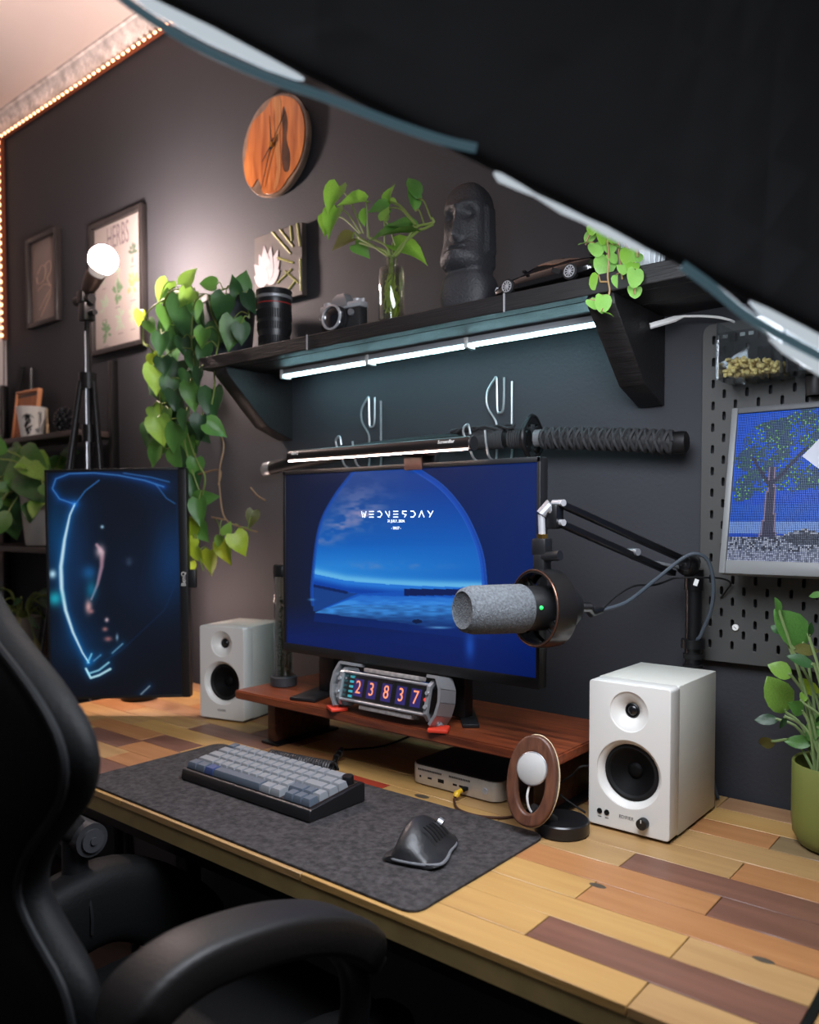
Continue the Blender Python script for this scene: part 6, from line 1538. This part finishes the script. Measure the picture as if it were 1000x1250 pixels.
# upper left plant
def bushy(t, centre, r, n, seed, mats, kind, smin, smax, up=.3, stem=None):
    rr = random.Random(seed); q = MB(); base = Vector(centre)
    for i in range(n):
        a = rr.uniform(0, 2 * PI); el = rr.uniform(-.35, 1.0); d = Vector((math.cos(a) * math.cos(el), math.sin(a) * math.cos(el) * .8, math.sin(el) + up * .3)); rad = r * rr.uniform(.45, 1.0)
        tip = base + d * rad; tip.y = min(tip.y, -.125)
        q.tube([base, base + d * rad * .5 + Vector((0, 0, r * .25)), tip], .0024, 5, smooth=4)
        ld = (d + Vector((0, 0, -.7)) + Vector((rr.uniform(-.3, .3), rr.uniform(-.3, .1), 0))).normalized()
        leaf(t, tip, ld, (-cf * .8 + cu * rr.uniform(0, .8) + cr * rr.uniform(-.6, .6)), rr.uniform(smin, smax), kind, rr.choice(mats), .25, .2, i, rr.uniform(.7, 1))
    obj('stem', q, stem or STEMM, t)
wx = P(50, 667, y=-.14).x
up_ = thing('potted_plant', 'green leafy plant in a white tapered pot on the middle left shelf', 'plant', (wx, -.14, 1.1435))
obj('pot', MB().lathe([(.040, 0), (.046, .003), (.064, .165), (.066, .172), (.061, .172), (.058, .15), (.02, .148)], Matrix.Translation((wx, -.14, 1.1435)), 40), mat('white_pot', (196, 190, 184), .45), up_)
obj('soil', MB().lathe([(.057, .150), (.001, .156)], Matrix.Translation((wx, -.14, 1.1435)), 20), MATS['soil'], up_)
bushy(up_, (wx, -.14, 1.1435 + .15), .20, 34, 3, ('mid', 'mid', 'dark', 'light'), 'oval', .065, .105)
rr = random.Random(31); q = MB()
for (x0_, y0_, x1_, y1_) in ((4, 548, 14, 596), (18, 552, 44, 590), (2, 575, 24, 615), (12, 600, 14, 648), (30, 570, 52, 600), (6, 560, 34, 572), (0, 590, 20, 630), (20, 590, 10, 640), (30, 556, 50, 575), (2, 560, 0, 610), (24, 545, 10, 570), (36, 600, 20, 640)):
    a_ = P(x0_, y0_, y=-.18); b_ = P(x1_, y1_, y=-.19 + rr.uniform(-.03, .03)); d = b_ - a_
    leaf(up_, a_, d, -cf + cu * rr.uniform(0, .6), d.length * 1.1, 'oval', rr.choice(('mid', 'light', 'mid', 'dark')), .25, .2, 1, .9)
    q.tube([Vector((wx, -.14, 1.30)), ((Vector((wx, -.14, 1.30)) + a_) / 2) + Vector((0, 0, .05)), a_], .0024, 5, smooth=4)
obj('stem', q, STEMM, up_)
lwx = P(24, 775, y=-.20).x
lp_ = thing('potted_plant', 'dark drooping plant on the lower left shelf behind the chair', 'plant', (lwx, -.19, .8005))
obj('pot', MB().lathe([(.040, 0), (.045, .003), (.058, .11), (.054, .11), (.050, .09), (.02, .088)], Matrix.Translation((lwx, -.19, .8005)), 36), mat('grey_white_pot', (150, 146, 140), .5), lp_)
bushy(lp_, (lwx, -.19, .89), .16, 26, 8, ('deep', 'olive', 'dark', 'dark'), 'lance', .07, .12)
# orange carton beside it
gx = P(60, 850, y=-.22).x
gt = thing('orange_board', 'narrow orange wooden board leaning on the shelf behind the portrait monitor', 'board', (gx, -.34, 0.005))
obj('board', MB().prism([(-.035, 0), (.035, 0), (.012, .92), (-.004, .92)], lambda u, v, d: (gx + u, -.345 + d, .006 + v), 0, .02), mat('orange_board', (190, 104, 66), .5), gt)

# ================================================================ CHAIR
LEA = mat('black_leather', (13, 14, 15), .62, spec=.2, bump=.3, bscale=220)
xc, yb_ = -.955, -1.075
chair = thing('office_chair', 'black leather high-back office chair with padded arms in the left foreground', 'chair', (xc, -.85, 0.005))
prof = [(.50, .24), (.58, .27), (.68, .285), (.76, .285), (.812, .270), (.836, .225), (.871, .188), (.915, .213), (.945, .247), (.978, .286), (1.009, .303), (1.03, .301), (1.05, .290), (1.082, .250), (1.108, .202), (1.145, .142), (1.19, .105), (1.27, .110), (1.31, .095), (1.33, .06)]
zs = np.linspace(.50, 1.33, 74); wsx = np.interp(zs, [a for a, _ in prof], [b for _, b in prof])
for _ in range(2): wsx[1:-1] = .25 * wsx[:-2] + .5 * wsx[1:-1] + .25 * wsx[2:]
R = []
def bsec(z, w_, n=40):
    th = .044 * min(1, (1.345 - z) / .08) ** .5; yc = yb_ - .10 * (z - .9) * .6
    out = []
    for i in range(n):
        a = 2 * PI * i / n; ca, sa = math.cos(a), math.sin(a)
        x = w_ * math.copysign(abs(ca) ** .85, ca); y = th * math.copysign(abs(sa) ** .95, sa)
        y += .014 * (abs(x) / .3) ** 2 * (1 if sa > -.3 else .6)          # wings curve forward
        out.append(Vector((xc + x, yc + y, z)))
    return out
for z, w_ in zip(zs, wsx): R.append(bsec(z, w_))
obj('backrest', MB().rings(R), LEA, chair, ang=70)
for sx, idx in ((1, 38), (-1, 22)):
    pts = [r_[idx] + (r_[idx] - Vector((xc, yb_ - .06 * (r_[idx].z - .9), r_[idx].z))).normalized() * .001 for r_ in R[3:70]]
    obj('piping', MB().tube(pts, .0042, 7), mat('black_piping', (26, 27, 29), .5, spec=.3), chair)
# seat
def pad(path, wid, hgt, n=24, ex=.6, axis=Vector((1, 0, 0))):
    q = MB(); Rr = []; path = catmull([Vector(p) for p in path], 5); k = len(path)
    for i, p in enumerate(path):
        t = (path[min(i + 1, k - 1)] - path[max(i - 1, 0)]).normalized(); u = axis; v = t.cross(u).normalized()
        if v.z < 0: v = -v
        tap = min(1, max(.30, math.sin(PI * min(1, max(0, (i + .4) / (k - .2)))) * 2.6))
        Rr.append([p + u * (wid / 2 * tap ** .5 * math.copysign(abs(math.cos(a)) ** ex, math.cos(a))) + v * (hgt / 2 * tap ** .5 * math.copysign(abs(math.sin(a)) ** ex, math.sin(a))) for a in np.linspace(0, 2 * PI, n + 1)[:-1]])
    q.rings(Rr); return q
obj('seat', pad([(xc, -1.06, .485), (xc, -.95, .485), (xc, -.75, .49), (xc, -.60, .48), (xc, -.56, .45)], .46, .11), LEA, chair, ang=70)
for sx in (-1, 1):
    obj('seat_bolster', pad([(xc + sx * .225, -1.02, .55), (xc + sx * .238, -.86, .605 if sx < 0 else .53), (xc + sx * .24, -.74, .615 if sx < 0 else .53), (xc + sx * .235, -.64, .56 if sx < 0 else .50), (xc + sx * .225, -.57, .48)], .085, .13), LEA, chair, ang=70)
    q = MB(); q.tube([Vector((xc + sx * (.238 + .043 * math.cos(a)), -.80, .612 - (.082 if sx > 0 else 0) + .066 * math.sin(a))) for a in np.linspace(-.3, PI + .3, 14)], .0028, 6); obj('seam', q, MATS['black_piping'], chair)
# arms: right one close to the camera, left one beyond the seat
AP = [(-.622, -1.072, .800), (-.622, -1.045, .826), (-.622, -1.0, .838), (-.622, -.94, .834), (-.622, -.88, .822), (-.622, -.82, .800), (-.622, -.775, .770), (-.622, -.745, .730)]
obj('arm_pad', pad([(x, y, z - .016) for x, y, z in AP], .066, .046, ex=.38), mat('arm_leather', (22, 20, 20), .5, spec=.35, bump=.2, bscale=200), chair, ang=70)
obj('arm_frame', MB().tube([(-.632, -1.06, .785), (-.632, -.98, .800), (-.632, -.87, .788), (-.634, -.785, .745), (-.640, -.752, .66), (-.655, -.78, .56), (-.70, -.82, .47), (-.80, -.82, .42)], [.014, .015, .016, .017, .018, .018, .018, .018], 12, smooth=4), mat('arm_black', (22, 22, 24), .4), chair)
AL = [(-1.21, -1.06, .745), (-1.21, -.98, .790), (-1.21, -.90, .79), (-1.21, -.83, .765), (-1.21, -.79, .735)]
obj('arm_pad', pad(AL, .066, .044), MATS['arm_leather'], chair, ang=70)
obj('arm_frame', MB().tube([(-1.20, -.80, .735), (-1.20, -.80, .66), (-1.19, -.81, .56), (-1.15, -.82, .46), (-1.08, -.82, .42)], .020, 12, smooth=4), MATS['arm_black'], chair)
pv = obj('arm_pivot', MB().cyl((-1.225, -.79, .733), (-1.165, -.79, .733), .026, seg=28), mat('arm_pivot_grey', (46, 46, 48), .4), chair)
obj('pivot_cap', MB().cyl((-1.166, -.79, .733), (-1.160, -.79, .733), .018, seg=24).cyl((-1.161, -.79, .733), (-1.157, -.79, .733), .006, seg=14), DGREY, pv)
obj('back_bracket', MB().tube([(xc, -1.10, .56), (xc, -1.08, .46), (xc, -1.0, .42), (xc, -.86, .415)], .028, 12, smooth=4), BLKMET, chair)
obj('seat_plate', MB().ab((xc - .19, -1.0, .405), (xc + .19, -.66, .432), .006), BLKMET, chair)
obj('gas_column', MB().cyl((xc, -.83, .10), (xc, -.83, .41), .026, seg=20).cyl((xc, -.83, .10), (xc, -.83, .28), .034, seg=20), BLKMET, chair)
for k in range(5):
    a = 2 * PI * k / 5 + .55; d = Vector((math.cos(a), math.sin(a), 0)); c_ = Vector((xc, -.83, 0))
    obj('base_arm', MB().tube([c_ + Vector((0, 0, .115)), c_ + d * .15 + Vector((0, 0, .108)), c_ + d * .30 + Vector((0, 0, .085))], [.026, .022, .016], 10), BLKMET, chair)
    s_ = Vector((-d.y, d.x, 0)); e_ = c_ + d * .30
    obj('caster', MB().cyl(e_ - s_ * .022 + Vector((0, 0, .032)), e_ + s_ * .022 + Vector((0, 0, .032)), .0265, seg=20).cyl(e_ + Vector((0, 0, .035)), e_ + Vector((0, 0, .09)), .008, seg=10), RUBBER, chair)
